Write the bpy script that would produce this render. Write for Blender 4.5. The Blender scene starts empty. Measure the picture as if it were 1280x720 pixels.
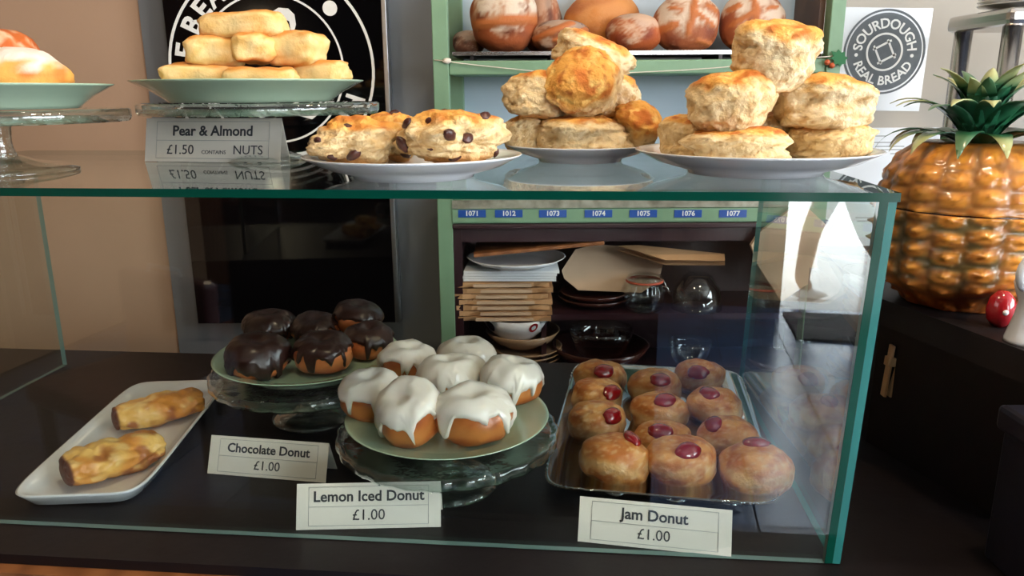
import bpy, bmesh, math, random
from mathutils import Vector, Matrix, Euler, noise
sc = bpy.context.scene
COL = sc.collection
PI = math.pi
# ---------------------------------------------------------------- camera
F, TH, RO, ZC = 960.0, math.radians(14.3), 0.006, 0.50
_r = Vector((1, 0, 0)); _f = Vector((0, math.cos(TH), -math.sin(TH))); _d = Vector((0, -math.sin(TH), -math.cos(TH)))
_c, _s = math.cos(RO), math.sin(RO)
CR, CD, CF = _c*_r + _s*_d, -_s*_r + _c*_d, _f
CAM = Vector((0, 0, ZC))
cd = bpy.data.cameras.new('camera'); cam = bpy.data.objects.new('camera', cd); COL.objects.link(cam)
cd.sensor_width = 36; cd.lens = F/1280*36; cd.clip_start = 0.02; cd.clip_end = 100
m3 = Matrix((CR, -CD, -CF)).transposed()
cam.matrix_world = Matrix.Translation(CAM) @ m3.to_4x4()
sc.camera = cam
# ---------------------------------------------------------------- light
sc.view_settings.view_transform = 'Standard'; sc.view_settings.look = 'None'
sc.view_settings.gamma = 1; sc.view_settings.use_curve_mapping = False
sc.view_settings.exposure = 0.0
cy = sc.cycles
cy.max_bounces = 9; cy.diffuse_bounces = 4; cy.glossy_bounces = 5; cy.transmission_bounces = 4
cy.transparent_max_bounces = 32; cy.caustics_reflective = False; cy.caustics_refractive = False
cy.sample_clamp_indirect = 40
w = bpy.data.worlds.new('sky'); sc.world = w; w.use_nodes = True
bg = w.node_tree.nodes['Background']; bg.inputs[0].default_value = (0.86, 0.93, 1.0, 1); bg.inputs[1].default_value = 17.0
def area(name, loc, rot, sx, sy, power, col=(1, 1, 1), portal=False):
    l = bpy.data.lights.new(name, 'AREA'); l.shape = 'RECTANGLE'; l.size = sx; l.size_y = sy; l.energy = power; l.color = col
    o = bpy.data.objects.new(name, l); COL.objects.link(o); o.location = loc; o.rotation_euler = rot
    if portal: l.cycles.is_portal = True
    return o
sl = bpy.data.lights.new('sun', 'SUN'); sl.energy = 6; sl.angle = .01; sl.color = (1, .96, .9)
so = bpy.data.objects.new('sun', sl); COL.objects.link(so); so.rotation_euler = (math.radians(-16), 0, 0)   # high sun behind the shop: it lights the street only
FL = -0.9           # shop floor level (counter top is z = 0)
CE = 1.75
YF = -3.62          # shop front
DOOR = (0.97, 2.0); XR = 2.9; WIN = (-2.2, 0.7, 0.35, 1.6)   # side window: y0, y1, z0, z1
SHOP = (2.08, 2.82, -0.3, 1.55)                              # shop-front window beside the door: x0, x1, z0, z1
area('shopfront_daylight', ((SHOP[0]+SHOP[1])/2, YF, (SHOP[2]+SHOP[3])/2), (PI/2, 0, PI), SHOP[1]-SHOP[0], SHOP[3]-SHOP[2], 1, portal=True)
area('door_daylight', ((DOOR[0]+DOOR[1])/2, YF, 0.2), (PI/2, 0, PI), DOOR[1]-DOOR[0], 2.2, 1, portal=True)
area('window_daylight', (XR, (WIN[0]+WIN[1])/2, (WIN[2]+WIN[3])/2), (PI/2, 0, PI/2), WIN[1]-WIN[0], WIN[3]-WIN[2], 1, portal=True)
# ---------------------------------------------------------------- helpers
def at_z(u, v, z):
    q = CR*((u-640)/F) + CD*((v-360)/F) + CF
    return CAM + q*((z-ZC)/q.z)
def at_y(u, v, y):
    q = CR*((u-640)/F) + CD*((v-360)/F) + CF
    return CAM + q*(y/q.y)
def pxs(p): return (p-CAM).dot(CF)/F
def span(u0, v0, u1, v1, y):
    p = at_y((u0+u1)/2, (v0+v1)/2, y); s = pxs(p)
    return p, (u1-u0)/2*s, (v1-v0)/2*s
def lin(c):
    r = []
    for x in c[:3]:
        x /= 255.0
        r.append(x/12.92 if x <= .04045 else ((x+.055)/1.055)**2.4)
    return (r[0], r[1], r[2], 1.0)
def mixc(a, b, t):
    t = max(0., min(1., t)); return tuple(a[i]*(1-t)+b[i]*t for i in range(3))
def sm(a, b, x):
    t = max(0., min(1., (x-a)/(b-a))); return t*t*(3-2*t)
def nz(p, s, seed=0):
    return noise.noise(Vector((p[0]*s+seed*7.31, p[1]*s-seed*3.17, p[2]*s+seed*1.93)))
def mat(name, col, rough=.5, metal=0., spec=.5, noise_=None, bump=None, coat=0., attr=False, sss=0., wave=None):
    m = bpy.data.materials.new(name); m.use_nodes = True
    nt = m.node_tree; N = nt.nodes; L = nt.links; b = N['Principled BSDF']
    b.inputs['Roughness'].default_value = rough; b.inputs['Metallic'].default_value = metal
    b.inputs['Specular IOR Level'].default_value = spec; b.inputs['Coat Weight'].default_value = coat
    b.inputs['Coat Roughness'].default_value = .12
    b.inputs['Base Color'].default_value = lin(col)
    if sss:
        b.inputs['Subsurface Weight'].default_value = sss; b.inputs['Subsurface Radius'].default_value = (.006, .004, .002)
    tc = N.new('ShaderNodeTexCoord'); src = None
    if attr:
        a = N.new('ShaderNodeAttribute'); a.attribute_name = 'Col'; src = a.outputs['Color']
    if noise_:
        s, amt, c2 = noise_
        t = N.new('ShaderNodeTexNoise'); t.inputs['Scale'].default_value = s; t.inputs['Detail'].default_value = 5
        L.new(tc.outputs['Object'], t.inputs['Vector'])
        mr = N.new('ShaderNodeMapRange'); mr.inputs[1].default_value = .35; mr.inputs[2].default_value = .68
        mr.inputs[3].default_value = 0; mr.inputs[4].default_value = amt; L.new(t.outputs['Fac'], mr.inputs[0])
        mx = N.new('ShaderNodeMix'); mx.data_type = 'RGBA'
        L.new(mr.outputs[0], mx.inputs[0]); mx.inputs[6].default_value = lin(col); mx.inputs[7].default_value = lin(c2)
        if src: L.new(src, mx.inputs[6])
        src = mx.outputs[2]
    if wave:
        s, dist, c2, amt = wave
        t = N.new('ShaderNodeTexWave'); t.inputs['Scale'].default_value = s; t.inputs['Distortion'].default_value = dist
        t.inputs['Detail'].default_value = 3; L.new(tc.outputs['Object'], t.inputs['Vector'])
        mr = N.new('ShaderNodeMath'); mr.operation = 'MULTIPLY'; mr.inputs[1].default_value = amt; L.new(t.outputs['Fac'], mr.inputs[0])
        mx = N.new('ShaderNodeMix'); mx.data_type = 'RGBA'; L.new(mr.outputs[0], mx.inputs[0])
        mx.inputs[6].default_value = lin(col); mx.inputs[7].default_value = lin(c2)
        if src: L.new(src, mx.inputs[6])
        src = mx.outputs[2]
    if src: L.new(src, b.inputs['Base Color'])
    if bump:
        s, st, dd = bump
        t = N.new('ShaderNodeTexNoise'); t.inputs['Scale'].default_value = s; t.inputs['Detail'].default_value = 6
        L.new(tc.outputs['Object'], t.inputs['Vector'])
        bp = N.new('ShaderNodeBump'); bp.inputs['Strength'].default_value = st; bp.inputs['Distance'].default_value = dd
        L.new(t.outputs['Fac'], bp.inputs['Height']); L.new(bp.outputs[0], b.inputs['Normal'])
    return m
def glass(name, tint, f0=.045, gain=.95, power=5., bump=None, rough=0.0):
    m = bpy.data.materials.new(name); m.use_nodes = True
    nt = m.node_tree; N = nt.nodes; L = nt.links; N.clear()
    out = N.new('ShaderNodeOutputMaterial'); mx = N.new('ShaderNodeMixShader')
    tr = N.new('ShaderNodeBsdfTransparent'); tr.inputs[0].default_value = (*tint, 1)
    gl = N.new('ShaderNodeBsdfGlossy'); gl.inputs['Roughness'].default_value = rough; gl.inputs['Color'].default_value = (.97, 1, .99, 1)
    lw = N.new('ShaderNodeLayerWeight'); lw.inputs[0].default_value = .5
    pw = N.new('ShaderNodeMath'); pw.operation = 'POWER'; pw.inputs[1].default_value = power
    ma = N.new('ShaderNodeMath'); ma.operation = 'MULTIPLY_ADD'; ma.inputs[1].default_value = gain; ma.inputs[2].default_value = f0
    ma.use_clamp = True
    L.new(lw.outputs['Facing'], pw.inputs[0]); L.new(pw.outputs[0], ma.inputs[0]); L.new(ma.outputs[0], mx.inputs[0])
    L.new(tr.outputs[0], mx.inputs[1]); L.new(gl.outputs[0], mx.inputs[2]); L.new(mx.outputs[0], out.inputs[0])
    if bump:
        tc = N.new('ShaderNodeTexCoord'); t = N.new('ShaderNodeTexNoise'); t.inputs['Scale'].default_value = bump[0]
        L.new(tc.outputs['Object'], t.inputs['Vector'])
        bp = N.new('ShaderNodeBump'); bp.inputs['Strength'].default_value = bump[1]; bp.inputs['Distance'].default_value = .002
        L.new(t.outputs['Fac'], bp.inputs['Height']); L.new(bp.outputs[0], gl.inputs['Normal']); L.new(bp.outputs[0], lw.inputs['Normal'])
    return m
def mesh(name, verts, faces, smooth=False, slots=None):
    me = bpy.data.meshes.new(name); me.from_pydata([tuple(v) for v in verts], [], faces)
    if slots:
        for p, s in zip(me.polygons, slots): p.material_index = s
    if smooth:
        for p in me.polygons: p.use_smooth = True
    me.validate(); me.update()
    return me
def recalc(me):
    bm = bmesh.new(); bm.from_mesh(me); bmesh.ops.recalc_face_normals(bm, faces=bm.faces); bm.to_mesh(me); bm.free(); return me
def ob(name, me, m, parent=None, loc=None, rot=None, label=None, cat=None, group=None, kind=None):
    o = bpy.data.objects.new(name, me); COL.objects.link(o)
    ms = m if isinstance(m, (list, tuple)) else [m]
    if len(me.materials) == 0:
        for q in ms: me.materials.append(q)
    if parent: o.parent = parent
    if loc is not None: o.location = loc
    if rot is not None: o.rotation_euler = rot
    if label: o['label'] = label
    if cat: o['category'] = cat
    if group: o['group'] = group
    if kind: o['kind'] = kind
    return o
def thing(name, label, cat, loc=(0, 0, 0), rot=(0, 0, 0), group=None):
    o = bpy.data.objects.new(name, None); COL.objects.link(o); o.location = loc; o.rotation_euler = rot
    o.empty_display_size = .05
    o['label'] = label; o['category'] = cat
    if group: o['group'] = group
    return o
BOXF = [(0, 3, 2, 1), (4, 5, 6, 7), (0, 1, 5, 4), (1, 2, 6, 5), (2, 3, 7, 6), (3, 0, 4, 7)]
def box(x0, y0, z0, x1, y1, z1, bev=0., name='box'):
    me = mesh(name, [(x0,y0,z0),(x1,y0,z0),(x1,y1,z0),(x0,y1,z0),(x0,y0,z1),(x1,y0,z1),(x1,y1,z1),(x0,y1,z1)], BOXF)
    if bev:
        bm = bmesh.new(); bm.from_mesh(me)
        bmesh.ops.bevel(bm, geom=bm.edges[:], offset=bev, segments=2, profile=.5, affect='EDGES')
        bm.to_mesh(me); bm.free()
    return me
def quadslab(a, b, c, d, off, name='slab'):
    """four corners and an offset vector: a slab; the big faces take slot 0, the edges slot 1"""
    a, b, c, d, off = map(Vector, (a, b, c, d, off))
    me = mesh(name, [a, b, c, d, a+off, b+off, c+off, d+off], BOXF, slots=[0, 0, 1, 1, 1, 1])
    return recalc(me)
def extrude_poly(pts, z0, z1, name='poly'):
    n = len(pts); v = [(x, y, z0) for x, y in pts] + [(x, y, z1) for x, y in pts]
    f = [tuple(range(n))[::-1], tuple(range(n, 2*n))] + [(i, (i+1) % n, n+(i+1) % n, n+i) for i in range(n)]
    return recalc(mesh(name, v, f))
def lathe(prof, n=40, scal=None, name='lathe', cap=True):
    v = []; f = []
    for r, z in prof:
        for i in range(n):
            a = 2*PI*i/n
            k = 1. if not scal or r < scal[2] else 1+scal[1]*abs(math.cos(a*scal[0]/2))
            v.append((r*k*math.cos(a), r*k*math.sin(a), z))
    for j in range(len(prof)-1):
        for i in range(n):
            f.append((j*n+i, j*n+(i+1) % n, (j+1)*n+(i+1) % n, (j+1)*n+i))
    if cap:
        if prof[0][0] > 1e-4: f.append(tuple(range(n))[::-1])
        if prof[-1][0] > 1e-4: f.append(tuple((len(prof)-1)*n+i for i in range(n)))
    me = mesh(name, v, f, smooth=True)
    bm = bmesh.new(); bm.from_mesh(me); bmesh.ops.remove_doubles(bm, verts=bm.verts, dist=1e-5)
    bmesh.ops.recalc_face_normals(bm, faces=bm.faces); bm.to_mesh(me); bm.free()
    for p in me.polygons: p.use_smooth = True
    return me
def tube(pts, rad, n=8, name='tube', close=False):
    pts = [Vector(p) for p in pts]; v = []; f = []; K = len(pts)
    prev = None
    for k, p in enumerate(pts):
        t = (pts[(k+1) % K]-pts[k-1]) if close else (pts[min(k+1, K-1)]-pts[max(k-1, 0)])
        t.normalize()
        up = prev if prev else (Vector((0, 0, 1)) if abs(t.z) < .9 else Vector((1, 0, 0)))
        s = t.cross(up).normalized(); u = s.cross(t).normalized(); prev = u
        r = rad[k] if isinstance(rad, (list, tuple)) else rad
        for i in range(n):
            a = 2*PI*i/n; v.append(p+(s*math.cos(a)+u*math.sin(a))*r)
    for k in range(K if close else K-1):
        k2 = (k+1) % K
        for i in range(n): f.append((k*n+i, k*n+(i+1) % n, k2*n+(i+1) % n, k2*n+i))
    if not close: f += [tuple(range(n))[::-1], tuple((K-1)*n+i for i in range(n))]
    return recalc(mesh(name, v, f, smooth=True))
def rrect(s, prof, n=64, ex=5., name='tray', scal=None):
    """rounded rectangle dish: prof = list of (inset, z); s = (half width, half depth)"""
    v = []; f = []
    for k, (ins, z) in enumerate(prof):
        for i in range(n):
            a = 2*PI*(i+.5)/n; ca, sa = math.cos(a), math.sin(a)
            x = math.copysign(abs(ca)**(2/ex), ca); y = math.copysign(abs(sa)**(2/ex), sa)
            q = 0 if not scal or k not in scal[0] else scal[1]*(i % 2)
            v.append((x*(s[0]-ins-q), y*(s[1]-ins-q), z))
    for j in range(len(prof)-1):
        for i in range(n): f.append((j*n+i, j*n+(i+1) % n, (j+1)*n+(i+1) % n, (j+1)*n+i))
    f.append(tuple(range(n))[::-1]); f.append(tuple((len(prof)-1)*n+i for i in range(n)))
    return recalc(mesh(name, v, f, smooth=True))
def setcol(me, cols):
    a = me.color_attributes.new('Col', 'FLOAT_COLOR', 'POINT')
    for i, c in enumerate(cols): a.data[i].color = lin(c)
def sq(d, e1, e2):
    """superellipsoid point from latitude / longitude"""
    ph, th = d
    c, s = math.cos(ph), math.sin(ph); ct, st = math.cos(th), math.sin(th)
    g = lambda x, e: math.copysign(abs(x)**e, x)
    return Vector((g(c, e1)*g(ct, e2), g(c, e1)*g(st, e2), g(s, e1)))
def blob(fn, colfn, nu=44, nv=26, ph0=-PI/2, ph1=PI/2, name='blob'):
    """closed lat/long surface: fn(ph, th) -> Vector, colfn(ph, th, p) -> sRGB"""
    v = []; cols = []; f = []
    p = fn(ph0, 0.); v.append(p); cols.append(colfn(ph0, 0., p))
    for j in range(1, nv):
        ph = ph0+(ph1-ph0)*j/nv
        for i in range(nu):
            th = 2*PI*i/nu; p = fn(ph, th); v.append(p); cols.append(colfn(ph, th, p))
    p = fn(ph1, 0.); v.append(p); cols.append(colfn(ph1, 0., p))
    for i in range(nu):
        f.append((0, 1+(i+1) % nu, 1+i)); T = len(v)-1; b = 1+(nv-2)*nu
        f.append((T, b+i, b+(i+1) % nu))
    for j in range(nv-2):
        for i in range(nu):
            a = 1+j*nu; f.append((a+i, a+(i+1) % nu, a+nu+(i+1) % nu, a+nu+i))
    me = mesh(name, v, f, smooth=True); setcol(me, cols); return me
def text(s, size, bold=0., ax='CENTER', ext=0.0002, name='lettering'):
    cu = bpy.data.curves.new('txt', 'FONT'); cu.body = s; cu.size = size; cu.align_x = ax; cu.align_y = 'CENTER'
    cu.offset = bold; cu.extrude = ext; cu.resolution_u = 3
    o = bpy.data.objects.new('txt', cu); COL.objects.link(o)
    dg = bpy.context.evaluated_depsgraph_get(); dg.update()
    me = bpy.data.meshes.new_from_object(o.evaluated_get(dg)); me.name = name; me.materials.clear()
    bpy.data.objects.remove(o); bpy.data.curves.remove(cu)
    return me
def arc_text(s, size, rad, mid, bold=0., inward=False, squeeze=1.):
    """bend a line of text round a circle in the XY plane (mid = angle of its middle)"""
    me = text(s, size, bold)
    for vv in me.vertices:
        x, y = vv.co.x*squeeze, vv.co.y
        if inward: a = mid+x/rad; r = rad-y
        else: a = mid-x/rad; r = rad+y
        vv.co.x, vv.co.y = r*math.cos(a), r*math.sin(a)
    me.update(); return me
def ring(r0, r1, n=72, z0=0., z1=.0006, name='ring'):
    v = []; f = []
    for i in range(n):
        a = 2*PI*i/n
        for r, z in ((r0, z0), (r1, z0), (r1, z1), (r0, z1)): v.append((r*math.cos(a), r*math.sin(a), z))
    for i in range(n):
        j = (i+1) % n
        for k in range(4): f.append((i*4+k, j*4+k, j*4+(k+1) % 4, i*4+(k+1) % 4))
    return recalc(mesh(name, v, f))
def disc(r, z0=0., z1=.0005, n=32, name='disc'):
    return extrude_poly([(r*math.cos(2*PI*i/n), r*math.sin(2*PI*i/n)) for i in range(n)], z0, z1, name)
# ---------------------------------------------------------------- materials
MT = {}
def defm():
    M = MT
    M['tan'] = mat('tan_plaster', (164, 132, 106), .85, noise_=(3, .35, (150, 118, 92)), bump=(60, .12, .004))
    M['grey_wall'] = mat('grey_plaster', (112, 116, 120), .8, noise_=(4, .3, (96, 100, 106)))
    M['white_wall'] = mat('warm_white_plaster', (188, 180, 168), .8, noise_=(3, .3, (176, 168, 154)), bump=(40, .1, .003))
    M['panel_blue'] = mat('pale_blue_board', (186, 202, 214), .6, noise_=(5, .4, (172, 190, 204)))
    M['ceiling'] = mat('ceiling_paint', (225, 220, 212), .9)
    M['slate'] = mat('slate_plank', (74, 98, 136), .22, spec=.8, noise_=(5, .6, (60, 70, 88)), bump=(25, .15, .004))
    M['joint'] = mat('floor_joint', (18, 18, 20), .8)
    M['pave'] = mat('street_paving', (206, 204, 200), .8, noise_=(2, .4, (190, 188, 184)))
    M['render'] = mat('street_wall', (215, 212, 205), .8)
    M['black_top'] = mat('black_counter', (24, 17, 18), .45, spec=.3, noise_=(9, .7, (15, 11, 13)), bump=(45, .12, .003))
    M['dark_wood'] = mat('dark_stained_wood', (30, 24, 25), .5, spec=.3, noise_=(8, .6, (18, 14, 16)), bump=(40, .15, .003))
    M['navy'] = mat('blue_black_paint', (26, 24, 36), .5, spec=.3, noise_=(8, .6, (17, 15, 24)), bump=(40, .15, .003))
    M['oak'] = mat('varnished_oak', (146, 92, 52), .45, wave=(6, 9, (110, 64, 32), .8))
    M['green_paint'] = mat('sage_green_paint', (122, 156, 124), .5, noise_=(14, .5, (104, 138, 108)), bump=(70, .15, .002))
    M['maroon'] = mat('maroon_stain', (48, 22, 28), .4, noise_=(10, .5, (36, 16, 21)))
    M['brown_wood'] = mat('brown_wood', (96, 66, 48), .5, wave=(8, 8, (70, 46, 32), .7))
    M['black_gloss'] = mat('black_acrylic', (6, 6, 8), .045, spec=.6)
    M['alu'] = mat('aluminium', (190, 192, 196), .28, metal=1.)
    M['steel'] = mat('brushed_steel', (205, 200, 196), .22, metal=1., noise_=(30, .3, (180, 176, 172)))
    M['dark_steel'] = mat('dark_tin', (58, 54, 54), .4, metal=.8)
    M['white_print'] = mat('white_ink', (236, 236, 232), .6)
    M['black_print'] = mat('black_ink', (58, 60, 62), .6)
    M['grey_print'] = mat('grey_ink', (150, 150, 146), .6)
    M['logo_grey'] = mat('charcoal_ink', (74, 80, 84), .5, noise_=(40, .5, (96, 102, 106)))
    M['card'] = mat('ivory_card', (232, 226, 212), .7, noise_=(30, .25, (222, 214, 198)))
    M['paper'] = mat('white_paper', (236, 238, 240), .6)
    M['laminate'] = mat('laminated_paper', (226, 230, 234), .18, coat=.6)
    M['porcelain'] = mat('white_porcelain', (236, 238, 240), .12, coat=.5)
    M['celadon'] = mat('celadon_glaze', (182, 206, 178), .16, coat=.6, noise_=(20, .35, (166, 192, 164)))
    M['pane'] = glass('case_glass', (.955, .98, .97), f0=.055)
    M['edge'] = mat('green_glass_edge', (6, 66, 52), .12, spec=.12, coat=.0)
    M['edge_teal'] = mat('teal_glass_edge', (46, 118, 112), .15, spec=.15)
    M['edge_lit'] = mat('lit_glass_edge', (120, 150, 142), .2, spec=.5, coat=.0)  # bright reflection along the glass edge is put into this paler colour
    M['crystal'] = glass('pressed_glass', (.90, .93, .92), f0=.06, gain=.9, power=2.2, bump=(60, .35))
    M['tray_glass'] = glass('tray_glass', (.90, .93, .94), f0=.035, gain=.6, power=3.2, bump=(70, .3))
    M['relief_glass'] = glass('relief_glass', (.78, .82, .85), f0=.22, gain=.7, power=1.6)
    M['jar'] = glass('clear_jar_glass', (.86, .88, .88), f0=.05, gain=.9, power=2.4)
    M['bake'] = mat('baked_crust', (200, 150, 90), .62, spec=.35, attr=True, bump=(140, .5, .003), sss=.06)
    M['crumbly'] = mat('scone_crumb', (230, 205, 160), .68, spec=.3, attr=True, bump=(110, 1., .007), sss=.08)
    M['glazed'] = mat('glazed_dough', (200, 140, 80), .32, spec=.5, attr=True, bump=(90, .3, .003), coat=.25, sss=.06)
    M['sugared'] = mat('sugared_dough', (210, 150, 90), .42, spec=.5, attr=True, bump=(160, .55, .003), coat=.15, sss=.06)
    M['flaky'] = mat('flaky_pastry', (214, 168, 100), .4, spec=.5, attr=True, bump=(110, .6, .003), coat=.2)
    M['icing'] = mat('white_icing', (232, 222, 208), .3, spec=.5, coat=.3, bump=(60, .12, .002), sss=.1)
    M['choc'] = mat('chocolate_icing', (42, 20, 15), .3, spec=.4, coat=.15, bump=(50, .3, .003))
    M['jam'] = mat('red_jam', (148, 8, 16), .1, spec=.7, coat=.8)
    M['raisin'] = mat('raisin', (78, 36, 28), .35, noise_=(150, .8, (40, 18, 16)), bump=(200, .6, .002))
    M['filling'] = mat('dark_filling', (112, 62, 40), .5, noise_=(90, .8, (60, 30, 22)), bump=(120, .6, .003))
    M['kraft'] = mat('kraft_paper', (196, 152, 108), .75, noise_=(25, .35, (178, 134, 92)))
    M['kraft_pale'] = mat('pale_kraft_board', (206, 176, 146), .75, noise_=(18, .3, (192, 160, 130)))
    M['navy_glaze'] = mat('dark_blue_glaze', (26, 30, 56), .15, coat=.5)
    M['red_glaze'] = mat('red_glaze', (176, 30, 40), .15, coat=.6)
    M['umber'] = mat('umber_glaze', (66, 32, 26), .2, coat=.5)
    M['ochre'] = mat('stoneware_glaze', (170, 140, 110), .25, coat=.4)
    M['tag_blue'] = mat('blue_label', (30, 78, 160), .35)
    M['strip_metal'] = mat('worn_tin_strip', (168, 166, 150), .4, metal=.3, noise_=(40, .8, (110, 104, 88)))
    M['twine'] = mat('white_twine', (226, 216, 200), .8)
    M['leaf_dark'] = mat('dark_green_leaf', (26, 74, 54), .3, coat=.4, attr=True)
    M['holly'] = mat('green_felt_leaf', (40, 110, 66), .7)
    M['berry'] = mat('orange_berry', (196, 90, 50), .5)
    M['pine'] = mat('pineapple_glaze', (210, 130, 40), .3, attr=True, coat=.4)
    M['rubber'] = mat('red_rubber_seal', (206, 96, 70), .5)
    M['mat_coir'] = mat('coir_mat', (66, 66, 66), .95, bump=(120, .8, .006))
    M['leather'] = mat('oxblood_leather', (84, 46, 48), .35, spec=.5, bump=(80, .2, .002))
    M['skin'] = mat('skin', (214, 164, 134), .5, sss=.1)
    M['trouser'] = mat('brown_trousers', (128, 92, 72), .85)
    M['jumper'] = mat('navy_jumper', (52, 58, 78), .9)
    M['hair'] = mat('brown_hair', (62, 42, 30), .6)
    M['shoe'] = mat('white_shoe', (232, 232, 230), .5)
    M['wood_pale'] = mat('pale_beech', (214, 176, 128), .55, wave=(10, 6, (196, 152, 104), .6))
    M['bulb'] = mat('lamp_shade', (230, 225, 210), .5)
defm()
# ---------------------------------------------------------------- setting
YW = 1.97
def struct(name, me, m, parent=None): return ob(name, me, m, parent, kind='structure')
fl = struct('floor', box(-3.2, YF, FL-.06, XR, YW, FL-.012), MT['joint'])
xs = [-3.2+.365*i for i in range(22)]
xs = [.88-.365*11+.365*i for i in range(22)]
rnd = random.Random(3)
for i, x in enumerate(xs):
    x0, x1 = max(x, -3.2)+.003, min(x+.365, XR)-.003
    if x1-x0 < .05: continue
    cut = rnd.uniform(-1.2, .9)
    for (a, b) in ((YF, cut-.003), (cut+.003, YW-.02)):
        ob('plank', box(x0, a, FL-.012, x1, b, FL+rnd.uniform(-.0015, .0015)), MT['slate'], fl)
struct('ceiling', box(-3.2, YF-.15, CE, XR+.14, YW+.12, CE+.1), MT['ceiling'])
XC = at_y(192, 100, YW).x
struct('wall_back', box(-1.0, YW, FL, XR, YW+.12, CE), MT['white_wall'])
struct('trim_1', box(XC-.01, YW-.012, FL, -.17, YW, CE), MT['grey_wall'])
struct('wall_left', extrude_poly([(XC, YW), (-1.95, 1.50), (-3.2, 1.52), (-3.2, 1.62), (-2.0, 1.62), (XC-.08, YW+.1)], FL-.1, CE), MT['tan'])
struct('wall_side_left', box(-3.32, YF, FL-.1, -3.2, 1.62, CE), MT['tan'])
def wr(n, y0, y1, z0, z1): struct(n, box(XR, y0, z0-(.1 if z0 == FL else 0), XR+.14, y1, z1), MT['white_wall'])
wr('wall_right', YF, WIN[0], FL, CE); wr('wall_right_back', WIN[1], YW, FL, CE); wr('wall_right_sill', WIN[0], WIN[1], FL, WIN[2]); wr('wall_right_head', WIN[0], WIN[1], WIN[3], CE)
def wallpiece(n, x0, x1, z0, z1): struct(n, box(x0, YF-.14, z0-(.1 if z0 == FL else 0), x1, YF, z1), MT['brown_wood'])
wallpiece('wall_front_left', -3.2, DOOR[0], FL, CE)
wallpiece('wall_front_over_door', DOOR[0], DOOR[1], 1.3, CE)
wallpiece('wall_front_pier', DOOR[1], SHOP[0], FL, CE); wallpiece('wall_front_right', SHOP[1], XR, FL, CE)
wallpiece('wall_front_sill', SHOP[0], SHOP[1], FL, SHOP[2]); wallpiece('wall_front_head', SHOP[0], SHOP[1], SHOP[3], CE)
wn = struct('window_1', box(XR+.05, WIN[0], WIN[2], XR+.10, WIN[0]+.05, WIN[3]), MT['brown_wood'])
for (y0_, y1_, z0_, z1_) in ((WIN[1]-.05, WIN[1], WIN[2], WIN[3]), (WIN[0]+.05, WIN[1]-.05, WIN[2], WIN[2]+.05), (WIN[0]+.05, WIN[1]-.05, WIN[3]-.05, WIN[3]), (-.43, -.38, WIN[2]+.05, WIN[3]-.05)):
    ob('window_frame', box(XR+.05, y0_, z0_, XR+.10, y1_, z1_), MT['brown_wood'], wn)
struct('ground_street', box(-14, -16, FL-.12, 16, YF-.14, FL-.03), MT['pave'])
struct('wall_across_street', box(-14, -16.3, FL-.12, 16, -16, 1.2), MT['render'])
ob('doormat', box(.97, -3.5, FL+.001, 1.95, -2.93, FL+.014), MT['mat_coir'], label='grey doormat lying just inside the open shop door', cat='doormat')
# ---------------------------------------------------------------- counter and glass case
B0 = Vector((.3548, .7344, 0)); E1 = Vector((-.99555, .0943, 0)); E2 = Vector((.0943, .99555, 0))
Wc, Dc, H = 1.27, .535, .405
def cs(a, b, z=0.): return B0 + E1*a + E2*b + Vector((0, 0, z))      # case coordinates: a to the left, b to the back
ct = thing('shop_counter', 'black shop counter with worn top and oak front under the glass case', 'counter', (0, 0, 0))
def pl(a, b): p = cs(a, b); return (p.x, p.y)
ob('worktop', extrude_poly([pl(-.55, -.058), pl(1.6, -.058), pl(1.6, .62), pl(-.55, .62)], -.012, 0.), MT['black_top'], ct)
ob('front_panel', extrude_poly([pl(-.55, -.03), pl(1.6, -.03), pl(1.6, .0), pl(-.55, .0)], FL, -.0122), MT['dark_wood'], ct)
ob('oak_ledge', extrude_poly([pl(.66, -.074), pl(1.6, -.074), pl(1.6, -.03), pl(.66, -.03)], -.06, -.0125), MT['oak'], ct)
ob('back_panel', extrude_poly([pl(-.55, .58), pl(1.6, .58), pl(1.6, .6), pl(-.55, .6)], FL, -.0122), MT['dark_wood'], ct)
case = thing('display_case', 'frameless clear glass display case with green edges on the black counter', 'display case', (0, 0, 0))
SP = Vector((.015, -.0014, 0))                                        # the right side leans out a little at the top
gt = .009
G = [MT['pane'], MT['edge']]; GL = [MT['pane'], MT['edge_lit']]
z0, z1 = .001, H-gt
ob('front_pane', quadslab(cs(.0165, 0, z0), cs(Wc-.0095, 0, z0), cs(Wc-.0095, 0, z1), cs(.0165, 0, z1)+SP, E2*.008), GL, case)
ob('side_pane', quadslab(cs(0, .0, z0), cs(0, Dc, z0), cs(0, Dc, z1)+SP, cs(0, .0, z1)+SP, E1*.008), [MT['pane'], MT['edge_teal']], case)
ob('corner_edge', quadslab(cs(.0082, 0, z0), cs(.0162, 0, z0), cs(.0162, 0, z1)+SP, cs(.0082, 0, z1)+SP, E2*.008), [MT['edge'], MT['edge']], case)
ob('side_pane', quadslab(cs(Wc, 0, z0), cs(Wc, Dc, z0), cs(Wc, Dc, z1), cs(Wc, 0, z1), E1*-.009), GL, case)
ob('top_pane', quadslab(cs(-.002, -.002, z1)+SP, cs(Wc, -.002, z1), cs(Wc, Dc, z1), cs(-.002, Dc, z1)+SP, Vector((0, 0, gt-.0002))), G, case)
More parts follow.
